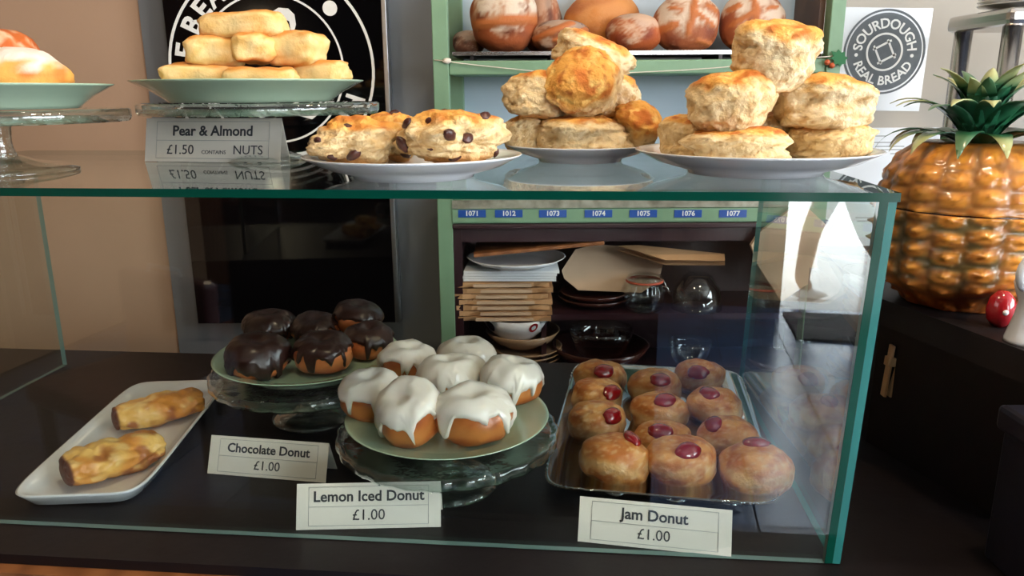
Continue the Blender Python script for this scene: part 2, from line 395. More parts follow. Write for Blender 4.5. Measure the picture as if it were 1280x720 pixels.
# raised ledge at the right
A = at_z(1108, 374, .23); C = at_z(1290, 442, .23)
led = thing('raised_ledge', 'dark stained wooden ledge under the ceramic pineapple', 'ledge')
ob('top_board', extrude_poly([(A.x-.012, A.y+.03), (C.x, C.y), (1.3, C.y-.35), (1.3, 1.35), (A.x+.05, 1.35)], .195, .23), MT['dark_wood'], led)
ob('side_panel', extrude_poly([(A.x+.02, A.y+.05), (C.x+.04, C.y+.04), (C.x+.06, C.y+.04), (A.x+.05, A.y+.09), (A.x+.06, 1.33), (A.x+.03, 1.33)], .0, .195), MT['dark_wood'], led)
pb = at_z(1262, 640, .0)
pil = thing('corner_post', 'blue-black painted square post at the end of the counter', 'post')
pc = at_y(1244, 600, .75)
ob('shaft', box(pc.x, .63, .0006, pc.x+.09, .75, .15, .003), MT['navy'], pil)
ob('capital', box(pc.x-.006, .622, .15, pc.x+.095, .758, .178, .006), MT['navy'], pil)
# ---------------------------------------------------------------- tableware
def plate(name, label, mt, c, R, h, rim=.004, foot=.55, cat='plate', group=None):
    if mt == 'celadon': foot = .70
    """round plate, rim radius R, height h; origin at its foot"""
    pr = [(0, .004), (R*foot*.86, .004), (R*foot*.9, 0), (R*foot, 0), (R*foot*1.03, .004), (R*.82, h*.5), (R*.97, h-.003), (R, h-.0008),
          (R*.993, h), (R*.96, h-.002), (R*.8, h*.5+.004), (R*foot*1.0, .0085), (0, .008)]
    t = ob(name, lathe(pr, 64), MT[mt], loc=c, label=label, cat=cat, group=group)
    return t
def cake_stand(label, c, R, h, footR, neck=.012):
    t = thing('cake_stand', label, 'cake stand', c, group='glass cake stands')
    ob('top_disc', lathe([(0, h-.008), (R*.9, h-.008), (R*.985, h-.016), (R, h-.012), (R, h-.002), (R*.98, h), (R*.93, h-.004), (0, h-.004)], 96, scal=(24, .02, R*.95)), MT['crystal'], t)
    ob('stem', lathe([(neck*1.5, .010), (neck*1.05, .03), (neck, h*.5), (neck*1.1, h-.022), (neck*1.9, h-.009)], 20), MT['crystal'], t)
    ob('foot', lathe([(0, .004), (footR*.9, .002), (footR, 0), (footR, .004), (footR*.8, .009), (footR*.45, .014), (neck*1.6, .02), (0, .02)], 64), MT['crystal'], t)
    return t
# cake stand and plate at the far left
c = Vector((-.648, .985, H)); cake_stand('glass cake stand cut by the left edge of the picture', c, .154, .078, .088, .016)
plate('green_plate', 'celadon plate of sugar-dusted pastries at the left edge', 'celadon', c+Vector((0, 0, .0785)), .141, .03)
LP = c+Vector((0, 0, .0785))
c = at_y(331, 170, 1.14); c.z = H; cake_stand('glass cake stand behind the pear and almond card', c, .164, .083, .055, .016)
plate('green_plate', 'celadon plate stacked with pear and almond bars', 'celadon', c+Vector((-.014, -.0, .0835)), .160, .03)
PP = c+Vector((-.014, 0, .0835))
c = at_z(391, 521, 0); CS = c.copy(); cake_stand('low glass cake stand under the chocolate doughnuts', c, .148, .085, .062, .014)
plate('green_plate', 'celadon plate holding the chocolate doughnuts', 'celadon', c+Vector((0, 0, .0855)), .142, .024)
CP = c+Vector((0, 0, .0855))
c = at_z(562, 602, 0); LS = c.copy(); cake_stand('low glass cake stand under the lemon iced doughnuts', c, .141, .078, .066, .014)
plate('green_plate', 'celadon plate holding the white iced doughnuts', 'celadon', c+Vector((0, 0, .0785)), .131, .02)
LPt = c+Vector((0, 0, .0785))
FPc = Vector((-.114, .905, H)); plate('dinner_plate', 'white plate holding the raisin scones', 'porcelain', FPc, .127, .026)
MPc = Vector((.098, 1.105, H)); plate('dinner_plate', 'small white plate under the middle pile of scones', 'porcelain', MPc, .106, .024)
RPc = Vector((.292, .93, H)); plate('dinner_plate', 'white plate under the right-hand pile of scones', 'porcelain', RPc, .142, .028)
# ---------------------------------------------------------------- baked goods
def scone_mesh(rx, ry, rz, seed, crust=.35, e1=.62, rough=.06, tone=0, hat=.12, crack=1., fine=1.):
    pale = [(232, 206, 158), (224, 194, 142), (236, 214, 172)][tone % 3]
    wz = .1+.2*nz((seed, 1, 2), .7)
    def fn(ph, th):
        d = sq((ph, th), e1, .95); ct = (math.cos(th), math.sin(th), 0)
        k = noise.fractal(d*1.1+Vector((seed*3.1, seed, 0)), 1., 2., 4)*rough*2.6
        side = sm(1., .75, abs(d.z))
        k += (nz(d, 4.5, seed)*.75+nz(d, 10, seed)*.5)*rough*(.4+.8*side)*fine
        wl = wz+.3*nz(ct, 1.1, seed)
        k -= crack*side*(.13*math.exp(-((d.z-wl)/.10)**2)*sm(-.35, .3, nz(ct, 1.7, seed+2)) + .07*math.exp(-((d.z-wl+.45)/.07)**2)*sm(-.1, .4, nz(ct, 2.1, seed+6)))
        k += .05*crack*math.exp(-((d.z-wl-.3)/.18)**2)*side
        x, y, z = d*(1+k)
        if d.z > 0: z += .16*(1-min(1.3, x*x+y*y)*.8)+.1*nz((x, y, 0), 1.5, seed+8)
        x += .13*nz((0, 0, d.z*1.1), 1.4, seed+5); y += .1*nz((d.z*1.1, 0, 0), 1.4, seed+9)
        return Vector((x*rx, y*ry, z*rz*.92))
    def cf(ph, th, p):
        s = math.sin(ph); q = Vector((p.x/rx, p.y/ry, p.z/rz))
        n1 = nz(q, 2.2, seed+1)
        top = sm(crust+.2, crust+.5, s+.25*n1)
        col = mixc(pale, (208, 170, 114), sm(-.1, .6, nz(q, 4, seed+2)))
        col = mixc(col, (180, 138, 88), .8*sm(.25, .6, nz(q, 10, seed+3)))
        col = mixc(col, (246, 228, 190), .7*sm(.25, .6, nz(q, 7, seed+13)))
        gold = mixc((228, 166, 80), (198, 112, 44), sm(-.15, .5, nz(q, 2.3, seed+4)))
        gold = mixc(gold, (238, 192, 110), sm(.1, .5, nz(q, 3.1, seed+7)))
        gold = mixc(gold, (170, 88, 36), .7*sm(.3, .6, nz(q, 4.7, seed+11)))
        col = mixc(col, gold, top)
        return mixc(col, (196, 128, 62), .8*sm(-.6, -.95, s))
    return blob(fn, cf, 72, 44, name='scone')
def rest(o, z):
    """drop an object so that its lowest point is at height z"""
    M = o.rotation_euler.to_matrix()
    lo = min((M @ v.co).z for v in o.data.vertices)
    o.location.z = z-lo
def lowest(o):
    M = o.rotation_euler.to_matrix(); return o.location.z+min((M @ v.co).z for v in o.data.vertices)
SC = []
def scone(u0, v0, u1, v1, y, seed, label, rot=(0, 0, 0), tone=0, group='plain scones piled on white plates', depth=1., crust=.35, raisins=0, z=None, name='scone', hgt=1., par=None, hat=.12):
    p, hw, hh = span(u0, v0, u1, v1, y)
    me = scone_mesh(hw*.93, hw*.93*depth, hh*hgt*.97, seed, crust, tone=tone, hat=hat, e1=.95 if raisins else .62, rough=.15 if raisins else .065, crack=.2 if raisins else 1., fine=.3 if raisins else 1.)
    o = ob(name, me, MT['crumbly'], loc=p, rot=rot, label=label, cat='scone', group=group)
    if z is not None: rest(o, z)
    if raisins:
        rr = random.Random(seed); vs = [v for v in me.vertices if v.normal.y < -.15 and v.co.z > -hh*.75]
        rm = blob(lambda P, T: Vector((.0062*math.cos(P)*math.cos(T)*(1+.35*nz((math.cos(T), math.sin(T), P), 1.8, seed)), .0044*math.cos(P)*math.sin(T), .0032*math.sin(P)*(1+.4*nz((math.cos(T)*2, math.sin(T)*2, P), 2.)))), lambda P, T, q: (60, 30, 26), 14, 8)
        used = []
        for k in range(raisins*6):
            v = rr.choice(vs)
            if any((v.co-q).length < .024 for q in used): continue
            used.append(v.co.copy()); s = rr.uniform(.55, 1.6)
            e = v.normal.to_track_quat('Z', 'Y').to_matrix() @ Matrix.Rotation(rr.uniform(0, 6), 3, 'Z')
            q = ob('raisin', rm, MT['raisin'], o, loc=v.co-v.normal*.0014, rot=e.to_euler()); q.scale = (s, s, s)
            if len(used) >= raisins: break
    return o
zR = RPc.z+.0088; zM = MPc.z+.0088; zF = FPc.z+.0088
y = .9
scone(858, 155, 994, 204, .895, 1, 'wide scone at the front of the bottom layer, right-hand plate', z=zR)
scone(986, 151, 1090, 204, .93, 2, 'scone at the right end of the bottom layer, right-hand plate', z=zR, tone=1)
scone(824, 146, 902, 203, .965, 3, 'half-hidden scone at the left end of the bottom layer, right-hand plate', z=zR, tone=1)
scone(900, 140, 1010, 200, 1.01, 31, 'scone at the back of the bottom layer, right-hand plate', z=zR)
scone(856, 92, 968, 170, .92, 4, 'tall scone on the left of the second layer, right-hand plate', rot=(.1, -.12, .3))
scone(962, 97, 1086, 168, .94, 5, 'scone on the right of the second layer, right-hand plate', rot=(.06, .03, 1.1), tone=2)
scone(911, 27, 1022, 109, .94, 6, 'topmost golden scone crowning the right-hand pile', rot=(.28, .06, .2), tone=2, crust=.2)
scone(628, 136, 690, 186, 1.10, 11, 'scone at the left of the bottom layer, middle plate', z=zM)
scone(668, 137, 787, 187, 1.07, 12, 'pale-sided scone at the front of the bottom layer, middle plate', z=zM)
scone(764, 130, 829, 186, 1.075, 13, 'golden scone slumped at the right end of the middle plate', rot=(.35, .35, 0), tone=1, crust=-.3)
scone(690, 134, 780, 186, 1.17, 32, 'scone at the back of the bottom layer, middle plate', z=zM)
scone(628, 93, 712, 150, 1.09, 14, 'scone on the left of the second layer, middle plate', rot=(.05, .06, .8))
scone(735, 96, 800, 155, 1.12, 15, 'scone behind the big round one, second layer of the middle plate', rot=(.0, .25, .5), tone=2)
scone(680, 60, 776, 142, 1.06, 16, 'round scone with its golden top turned to the front, middle plate', rot=(1.0, .12, -.35), crust=-.1, tone=1, hgt=.75)
scone(690, 46, 792, 100, 1.15, 17, 'topmost scone at the back of the middle pile', rot=(.25, .3, .4), tone=2)
GR = 'raisin scones on the white plate'
scone(384, 146, 500, 206, .905, 21, 'raisin scone at the left of its white plate', z=zF, raisins=7, group=GR, rot=(0, 0, .5), crust=.25, hat=.2)
scone(448, 131, 528, 186, .98, 22, 'raisin scone half hidden at the back of its white plate', z=zF, raisins=4, group=GR, crust=.1, hgt=1.1)
scone(496, 138, 636, 207, .89, 23, 'largest raisin scone at the right of its white plate', z=zF, raisins=10, group=GR, rot=(0, 0, -.4), crust=.3, hat=.2)
# pear and almond bars
def bar_mesh(rx, ry, rz, seed, e=.34):
    def fn(ph, th):
        d = sq((ph, th), .5, .55); k = noise.fractal(d*1.5+Vector((seed*2.3, 0, seed)), 1., 2., 3)*.13
        x, y, z = d*(1+k); z += .12*nz((x*1.4, y*1.4, 0), 1.2, seed)
        return Vector((x*rx, y*ry, z*rz))
    def cf(ph, th, p):
        q = (p.x/rx, p.y/ry, p.z/rz); s = q[2]
        col = mixc((238, 206, 146), (226, 180, 106), sm(-.3, .5, nz(q, 2.2, seed)))
        col = mixc(col, (212, 138, 62), .9*sm(.55, 1.0, s+.3*nz(q, 3, seed+2)))
        col = mixc(col, (208, 130, 60), .9*sm(.6, 1.05, -s+.3*nz(q, 3, seed+3)))
        pear = math.exp(-((q[0]-.1*nz(q, 1, seed+6))/.33)**2)*(1-abs(s))
        return mixc(col, (196, 176, 128), .75*sm(.25, .8, pear))
    return blob(fn, cf, 48, 24, name='bar')
def pbar(u0, v0, u1, v1, y, seed, label, rz=0., d=.5, tilt=0., z=None):
    p, hw, hh = span(u0, v0, u1, v1, y)
    o = ob('almond_bar', bar_mesh(hw, max(.024, hw*d), hh, seed), MT['bake'], loc=p, rot=(0, tilt, rz), label=label, cat='pastry', group='pear and almond bars')
    if z is not None: rest(o, z)
zP = PP.z+.0092
pbar(203, 71, 302, 104, 1.12, 1, 'pear and almond bar at the left of the bottom row', .1, .4, .05, z=zP+.003)
pbar(280, 71, 372, 104, 1.09, 2, 'pear and almond bar in the middle of the bottom row', -.06, .4, z=zP)
pbar(364, 74, 437, 104, 1.13, 3, 'pear and almond bar at the right of the bottom row', -.2, .5, -.1, z=zP+.007)
pbar(255, 76, 350, 101, 1.2, 8, 'pear and almond bar at the back of the bottom row', .1, .4, z=zP)
pbar(235, 46, 304, 84, 1.13, 4, 'pear and almond bar at the left of the middle row', .25, .8)
pbar(294, 43, 346, 78, 1.12, 5, 'broken pear and almond bar end in the middle row', .1, 1.2)
pbar(336, 40, 407, 82, 1.13, 6, 'pear and almond bar at the right of the middle row', -.2, .7)
pbar(250, 15, 357, 50, 1.13, 7, 'single pear and almond bar on top of the stack', -.08, .42, -.03)
# sugar-dusted pastries at the far left
def bun_pastry(p, rx, ry, rz, seed, label, sugar=True):
    def fn(ph, th):
        d = sq((ph, th), .85, 1.); k = noise.fractal(d*1.7+Vector((seed*2.3, 0, seed)), 1., 2., 3)*.09
        k += .05*math.sin(3*th+d.z*4+seed)*math.cos(ph)
        x, y, z = d*(1+k); return Vector((x*rx, y*ry, z*rz if z > 0 else z*rz*.6))
    def cf(ph, th, q):
        d = (q.x/rx, q.y/ry, q.z/rz); col = mixc((226, 168, 84), (206, 124, 52), sm(-.2, .5, nz(d, 2.5, seed)))
        if sugar: col = mixc(col, (240, 226, 216), sm(.1, .5, d[2]-.15+.5*nz(d, 3, seed+1)))
        else: col = mixc(mixc(col, (186, 84, 36), .8), (238, 214, 190), .7*sm(.0, .4, nz(d, 4, seed+3)))
        return col
    o = ob('danish_pastry', blob(fn, cf, 44, 24), MT['bake'], loc=p, label=label, cat='pastry', group='pastries on the left cake stand'); rest(o, p.z)
zL = LP.z+.0088
bun_pastry(Vector((-.598, .965, zL)), .060, .048, .038, 1, 'sugar-dusted golden pastry nearest the plate rim at left')
bun_pastry(Vector((-.695, .95, zL)), .042, .05, .044, 2, 'sugar-dusted pastry half cut off by the left edge')
bun_pastry(Vector((-.672, 1.05, zL)), .058, .045, .056, 3, 'dark orange pastry behind the sugar-dusted ones', False)
# doughnuts
def bun_fn(R, h, seed, dim=.25, e=.8, asp=1.):
    def fn(ph, th, off=0.):
        d = sq((ph, th), e, 1.); k = noise.fractal(d*1.1+Vector((seed*1.7, seed*.4, 0)), 1., 2., 3)*.11
        x, y, z = d*(1+k); r2 = x*x+y*y
        if z > 0: z -= dim*math.exp(-r2/.11)*1.2
        z += .05*nz((x*1.8, y*1.8, 0), 1.3, seed)
        n = Vector((d.x/R, d.y/R, d.z/h*1.2)); n.normalize()
        return Vector((x*R*asp, y*R/asp, z*h)) + n*off
    return fn
def dough_col(seed, a, b, band=None):
    def cf(ph, th, p):
        d = (math.cos(th)*math.cos(ph), math.sin(th)*math.cos(ph), math.sin(ph))
        col = mixc(a, b, sm(-.35, .45, nz(d, 1.9, seed)+.3*nz(d, 6, seed+1)))
        if band: col = mixc(col, band, .55*math.exp(-((d[2]+.05)/.22)**2))
        return col
    return cf
def sugar_col(seed):
    def cf(ph, th, p):
        d = (math.cos(th)*math.cos(ph), math.sin(th)*math.cos(ph), math.sin(ph))
        col = mixc((226, 160, 88), (196, 112, 46), sm(-.4, .5, nz(d, 1.7, seed)+.25*nz(d, 5, seed+1)))
        col = mixc(col, (240, 204, 150), .6*math.exp(-((d[2]-.05-.2*nz(d, 1.2, seed+4))/.2)**2))
        col = mixc(col, (176, 96, 44), .7*sm(.1, .6, nz(d, 2.9, seed+8)))
        return mixc(col, (246, 220, 184), .42*sm(.05, .5, nz(d, 6.5, seed+3)+.4*nz(d, 14, seed+5)))
    return cf
def iced(R, h, seed, kind, label, loc, rot, group, lo=.0, drips=(.5, 3), asp=1.):
    fn = bun_fn(R, h, seed, .28, .82, asp)
    cf = dough_col(seed, (196, 112, 50), (164, 82, 34), (208, 140, 74)) if kind == 'icing' else dough_col(seed, (190, 104, 54), (160, 80, 40), (204, 128, 70))
    t = thing('doughnut', label, 'doughnut', loc, rot, group)
    body = ob('bun', blob(fn, cf, 40, 24), MT['glazed'], t)
    nu, nv = 64, 16; v = []; f = []
    def edge(th):
        q = nz((math.cos(th), math.sin(th), 0), 1.2, seed)*drips[0]
        q -= .75*sm(.05, .4, nz((math.cos(th)*1.0, math.sin(th), .5), drips[1]*1.3, seed+3))+.1*nz((math.cos(th), math.sin(th), 0), 7., seed)
        return max(-.9, lo+q)
    for i in range(nu):
        th = 2*PI*i/nu; v.append(fn(edge(th)-.03, th, -.002))
    for j in range(nv):
        for i in range(nu):
            th = 2*PI*i/nu; e0 = edge(th); ph = e0+(PI/2-e0)*j/nv
            th_ = .0018+.0026*min(1., j/1.2)
            v.append(fn(ph, th, th_*(1.15 if j < 2 else 1.)))
    v.append(fn(PI/2, 0, .004)); T = len(v)-1
    for j in range(nv):
        for i in range(nu): f.append((j*nu+i, j*nu+(i+1) % nu, (j+1)*nu+(i+1) % nu, (j+1)*nu+i))
    for i in range(nu): f.append((T, nv*nu+i, nv*nu+(i+1) % nu))
    me = recalc(mesh('icing', v, f, smooth=True)); ob('icing', me, MT[kind], t)
    return t
def on_plate(u, v, zc): return at_z(u, v, zc)
GL_ = 'white iced doughnuts on the green plate'; zl = LPt.z+.0088
for (u, v, R, h, seed, lo, dr, asp, tilt, lab) in [
    (583, 447, .038, .025, 1, .05, .35, 1.1, (0, 0, 0), 'white iced doughnut at the very back of the green plate'),
    (511, 456, .039, .027, 2, .3, .5, 1.05, (.1, .1, .4), 'white iced doughnut at the back left, beside the chocolate plate'),
    (640, 478, .039, .030, 3, .1, .5, 1., (.15, .1, 1.), 'white iced doughnut at the right rim of the green plate'),
    (563, 474, .043, .028, 4, .05, .3, 1.1, (0, 0, .3), 'white iced doughnut in the middle of the ring'),
    (464, 497, .039, .030, 5, .3, .5, 1.05, (.12, -.1, .8), 'white iced doughnut at the left rim of the green plate'),
    (511, 520, .040, .036, 6, .3, .6, .95, (.3, -.35, .3), 'white iced doughnut tilted on its side at front left'),
    (592, 521, .042, .034, 7, .4, .45, 1.1, (.2, 0, 0), 'white iced doughnut with ragged icing at the front of the plate')]:
    p = on_plate(u, v, zl+h*.9); p.z = zl+h*.97
    iced(R, h, seed, 'icing', lab, p, tilt, GL_, lo, (dr, 2.6), asp)
GC_ = 'chocolate iced doughnuts on the green plate'; zc = CP.z+.0088
for (u, v, R, h, seed, lo, dr, dz, tilt, lab) in [
    (338, 408, .044, .024, 11, -.2, .3, .0, (0, 0, 0), 'chocolate doughnut at the back left of the green plate'),
    (394, 412, .040, .022, 12, .4, .35, .0, (.2, 0, 0), 'chocolate doughnut in the middle, next to the back rim'),
    (447, 397, .040, .024, 13, .15, .3, .012, (.1, .15, .5), 'chocolate doughnut leaning highest at the back right'),
    (321, 445, .044, .028, 14, -.1, .25, .0, (.2, 0, .4), 'chocolate doughnut drowned in icing at the left rim'),
    (404, 441, .043, .026, 15, .4, .4, .0, (.1, 0, 0), 'chocolate doughnut with icing drips at the front of the plate'),
    (461, 426, .038, .024, 16, .35, .3, .0, (.15, .1, 0), 'chocolate doughnut at the right rim of the green plate')]:
    p = on_plate(u, v, zc+h+dz); p.z = zc+h*.97+dz
    iced(R, h, seed, 'choc', lab, p, tilt, GC_, lo, (dr, 3.4))
# jam doughnuts in the glass tray
tc_ = [at_z(700, 455, .018), at_z(905, 463, .018), at_z(999, 625, .018), at_z(692, 602, .018)]
tcen = sum(tc_, Vector())/4; ax = ((tc_[1]-tc_[0])+(tc_[2]-tc_[3])); tw = ax.length/4; trot = math.atan2(ax.y, ax.x)-.025
td = ((tc_[0]-tc_[3]).length+(tc_[1]-tc_[2]).length)/4
td += .011; tcen = tcen+Vector((.003, -.010, 0))
tr = thing('glass_tray', 'rectangular pressed glass tray with scalloped rim under the jam doughnuts', 'tray', (tcen.x, tcen.y, .0005), (0, 0, trot))
ob('dish', rrect((tw, td), [(.03, 0), (.02, .003), (.006, .014), (0, .018), (.001, .0205), (.006, .0185), (.024, .0075), (.032, .0045)], 144, 11., scal=((3, 4), .0022)), MT['tray_glass'], tr)
ob('rim_bead', rrect((tw+.0008, td+.0008), [(0.002, .0180), (.0, .0195), (.002, .0212), (.0045, .0195)], 144, 11., scal=((0, 1, 2), .0024)), MT['relief_glass'], tr)
def spiral(r, turns=1.6, n=26):
    return [(r*(1-i/n*.85)*math.cos(2*PI*turns*i/n), r*(1-i/n*.85)*math.sin(2*PI*turns*i/n), 0) for i in range(n+1)]
smesh = tube(spiral(.022), .0022, 6)
for k, (x, y, a) in enumerate([(-.1, .9, 0), (-.45, .93, 1), (.25, .93, 2), (.6, .93, .5), (-.86, .75, 2.2), (-.86, .35, .7), (-.86, -.05, 2.4), (-.86, -.45, 1.1), (-.8, -.84, 2), (-.35, -.93, .4), (.15, -.93, 2.5), (.6, -.93, 1)]):
    ob('scroll_relief', smesh, MT['relief_glass'], tr, loc=(x*tw, y*td*.96, .011), rot=(.0, 0, a))
GJ = 'jam doughnuts in the glass tray'
cols = ['left column', 'middle column', 'right column']
rows = ['back row', 'second row', 'third row', 'front row']
JD = {(0, 0): (750, 474, 757, 468), (0, 1): (746, 500, 775, 494), (0, 2): (746, 531, 765, 518), (0, 3): (768, 578, 786, 551),
      (1, 0): (818, 487, 825, 475), (1, 1): (824, 518, 830, 503), (1, 2): (826, 552, 827, 541), (1, 3): (850, 581, 860, 566),
      (2, 0): (874, 474, 873, 464), (2, 1): (892, 512, 887, 495), (2, 2): (910, 552, 894, 531), (2, 3): (945, 591, 946, 563)}
for (i, j), (u, v, ju, jv) in JD.items():
    s = [1., 1., 1.02, 1.08][j]; R = .0375*s; h = .0305*s
    if (i, j) == (1, 2): R, h = .036, .026
    zt = .0052; p = at_z(u, v, zt+h*.9); p.z = zt+h
    seed = 40+i*4+j
    rr = random.Random(seed)
    t = thing('jam_doughnut', 'sugared doughnut with red jam in the %s of the %s of the tray' % (rows[j], cols[i]), 'doughnut', p, (0, 0, rr.uniform(-.4, .4)), GJ)
    fn = bun_fn(R, h, seed, .02, .84, rr.uniform(1.06, 1.2))
    ob('bun', blob(fn, sugar_col(seed), 64, 40), MT['sugared'], t)
    # the jam sits where the photograph shows it on the upper half of the bun
    q = at_z(ju, jv, zt+h*1.75); dl = q-p
    a = math.atan2(dl.y, dl.x)-t.rotation_euler.z; rad = min(.8, Vector((dl.x, dl.y)).length/R)
    ph = math.acos(max(.25, rad))
    jp = fn(ph, a, -.001)
    jm = blob(lambda P, T: Vector((.0175*math.cos(P)*math.cos(T)*(1+.3*nz((math.cos(T), math.sin(T), 0), 1.5, seed)), .0125*math.cos(P)*math.sin(T), .0075*math.sin(P))), lambda P, T, q: (112, 10, 18), 20, 12)
    nrm = Vector((jp.x, jp.y, jp.z*1.3)).normalized()
    e = nrm.to_track_quat('Z', 'Y').to_euler()
    ob('jam', jm, MT['jam'], t, loc=jp, rot=e, label='blob of red jam')
# white platter with two pastry rolls
pc_ = [at_z(172, 474, .02), at_z(284, 478, .02), at_z(170, 623, .02), at_z(10, 617, .02)]
pcen = sum(pc_, Vector())/4; ay = (pc_[0]-pc_[3])+(pc_[1]-pc_[2]); ax = (pc_[1]-pc_[0])+(pc_[2]-pc_[3])
prot = math.atan2(ay.y, ay.x)-PI/2
ob('serving_platter', rrect((ax.length/4, ay.length/4), [(.02, 0), (.012, .002), (.002, .017), (0, .02), (.003, .021), (.009, .016), (.022, .006), (.03, .005)], 96, 8.), MT['porcelain'], loc=(pcen.x, pcen.y, .0005), rot=(0, 0, prot), label='long white rectangular platter with two pastry rolls', cat='platter')
def roll(u0, v0, u1, v1, rad, seed, label, open_left):
    a = at_z(u0, v0, .03); b = at_z(u1, v1, .03); m = (a+b)/2; L = (b-a).length/2
    t = thing('pastry_roll', label, 'pastry', (m.x, m.y, .0058), (0, 0, math.atan2(b.y-a.y, b.x-a.x)), 'pastry rolls on the white platter')
    def fn(ph, th):
        # ph runs along the roll
        sgn = math.copysign(1, ph); x = L*sgn*abs(math.sin(ph))**.8; c = abs(math.cos(ph))**.22
        n = noise.fractal(Vector((x*32, math.cos(th)*1.2, math.sin(th)*1.2+seed*3)), 1., 2., 4)
        r = rad*c*(1+.22*n-.10*(x/L)*sgn)
        tw = (th+x*14+seed) % (2*PI)                 # spiral flap of the rolled dough
        r *= 1+.10*sm(2*PI, 2*PI-.9, tw)*0+.09*(1-tw/(2*PI))
        r *= 1-.10*math.exp(-((math.sin(x*75+seed+math.cos(th)*.6))/.22)**2)*max(0, math.sin(th))
        x += .004*nz((math.cos(th)*2, math.sin(th)*2, sgn), 1.3, seed)*c
        return Vector((x, r*1.2*math.cos(th), rad*.86+r*.86*math.sin(th)))
    def cf(ph, th, p):
        q = (p.x*26, p.y*26, p.z*26); col = mixc((238, 190, 104), (210, 138, 54), sm(-.3, .4, nz(q, 1., seed)))
        col = mixc(col, (160, 88, 36), .85*sm(.15, .5, nz(q, 1.7, seed+2)))
        col = mixc(col, (246, 216, 150), .6*sm(.2, .5, nz(q, 2.7, seed+5)))
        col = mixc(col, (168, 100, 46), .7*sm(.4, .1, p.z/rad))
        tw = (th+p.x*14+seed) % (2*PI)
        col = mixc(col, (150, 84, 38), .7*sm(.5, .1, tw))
        return mixc(col, (96, 52, 34), sm(.9, .97, (p.x/L)*open_left))
    me = blob(fn, cf, 72, 64); ob('pastry', me, MT['flaky'], t)
    x = open_left*L*.95
    fm = blob(lambda P, T: Vector((.006*math.sin(P), rad*.85*math.cos(P)*math.cos(T)*(1+.15*nz((math.cos(T), math.sin(T), 1), 2, seed)), rad*.62*math.cos(P)*math.sin(T))), lambda P, T, q: (112, 62, 40), 20, 12)
    ob('filling', fm, MT['filling'], t, loc=(x, 0, rad*.8))
    return t
roll(142, 522, 253, 498, .0255, 1, 'pastry roll lying at the back of the white platter', -1)
roll(80, 590, 201, 552, .027, 2, 'pastry roll lying at the front of the white platter', -1)
# ---------------------------------------------------------------- price cards
def price_card(label, title, price, bl, br, z, h, lean=.02, extra=None, ts=1.):
    """folded tent card whose lower front edge runs bl -> br"""
    bl, br = Vector(bl), Vector(br); m = (bl+br)/2; Wd = (br-bl).length; a = math.atan2(br.y-bl.y, br.x-bl.x)
    t = thing('price_card', label, 'price card', (m.x, m.y, z+.0004), (0, 0, a), 'folded price cards')
    hw = Wd/2; th = .0007; d = lean
    v = [(-hw, 0, 0), (hw, 0, 0), (hw, d, h), (-hw, d, h), (hw, 2*d, 0), (-hw, 2*d, 0),
         (-hw, th*1.2, 0), (hw, th*1.2, 0), (hw, d, h-th*2), (-hw, d, h-th*2), (hw, 2*d-th*1.2, 0), (-hw, 2*d-th*1.2, 0)]
    f = [(0, 1, 2, 3), (3, 2, 4, 5), (7, 6, 9, 8), (8, 9, 11, 10), (0, 6, 7, 1), (4, 10, 11, 5), (1, 7, 8, 2), (2, 8, 10, 4), (6, 0, 3, 9), (9, 3, 5, 11)]
    ob('card', recalc(mesh('card', v, f)), MT['card'], t)
    al = math.atan2(d, h); Ls = math.hypot(d, h); rot = (PI/2-al, 0, 0)
    nn = Vector((0, -math.cos(al), math.sin(al)))
    def onface(x, s): return Vector((x, d*s, h*s))+nn*.0004
    ob('lettering', text(title, Ls*.34*ts, Ls*.007), MT['black_print'], t, loc=onface(0, .70), rot=rot, label='bold dark title reading '+title)
    if extra:
        ob('lettering', text(price, Ls*.31, .0), MT['black_print'], t, loc=onface(-hw*.47, .27), rot=rot)
        ob('lettering', text('CONTAINS', Ls*.12, .0), MT['black_print'], t, loc=onface(hw*.03, .22), rot=rot)
        ob('lettering', text('NUTS', Ls*.29, .0), MT['black_print'], t, loc=onface(hw*.53, .27), rot=rot)
    else:
        ob('lettering', text(price, Ls*.33, .0), MT['black_print'], t, loc=onface(0, .29), rot=rot, label='price reading '+price)
    x, s0, s1, w2 = hw*.83, .08, .92, .00025
    for (xa, sa, xb, sb) in ((-x, s0, x, s0), (-x, s1, x, s1), (-x, .49, x, .49), (-x, s0, -x, s1), (x, s0, x, s1)):
        p, q = onface(xa, sa), onface(xb, sb); ob('printed_line', tube([p, q], w2, 4), MT['grey_print'], t)
    return t
hcard = .0
def card_px(label, title, price, BL, BR, TLv, z, lean, **k):
    bl = at_z(*BL, z); br = at_z(*BR, z); bl.z = br.z = 0
    m = (bl+br)/2; 
    top = at_y((BL[0]+BR[0])/2, TLv, m.y+lean); price_card(label, title, price, bl, br, z, top.z-z, lean, **k)
card_px('white folded card reading Pear & Almond in front of the cake stand', 'Pear & Almond', '£1.50', (181, 202), (350, 204), 148, H, .016, extra=True, ts=.95)
card_px('white folded card reading Chocolate Donut', 'Chocolate Donut', '£1.00', (259, 592), (407, 604), 549, 0, .02, ts=.95)
card_px('white folded card reading Lemon Iced Donut', 'Lemon Iced Donut', '£1.00', (370, 663), (551, 659), 603.5, 0, .02, ts=.95)
card_px('white folded card reading Jam Donut below the glass tray', 'Jam Donut', '£1.00', (722, 677), (914, 697), 629, 0, .02)
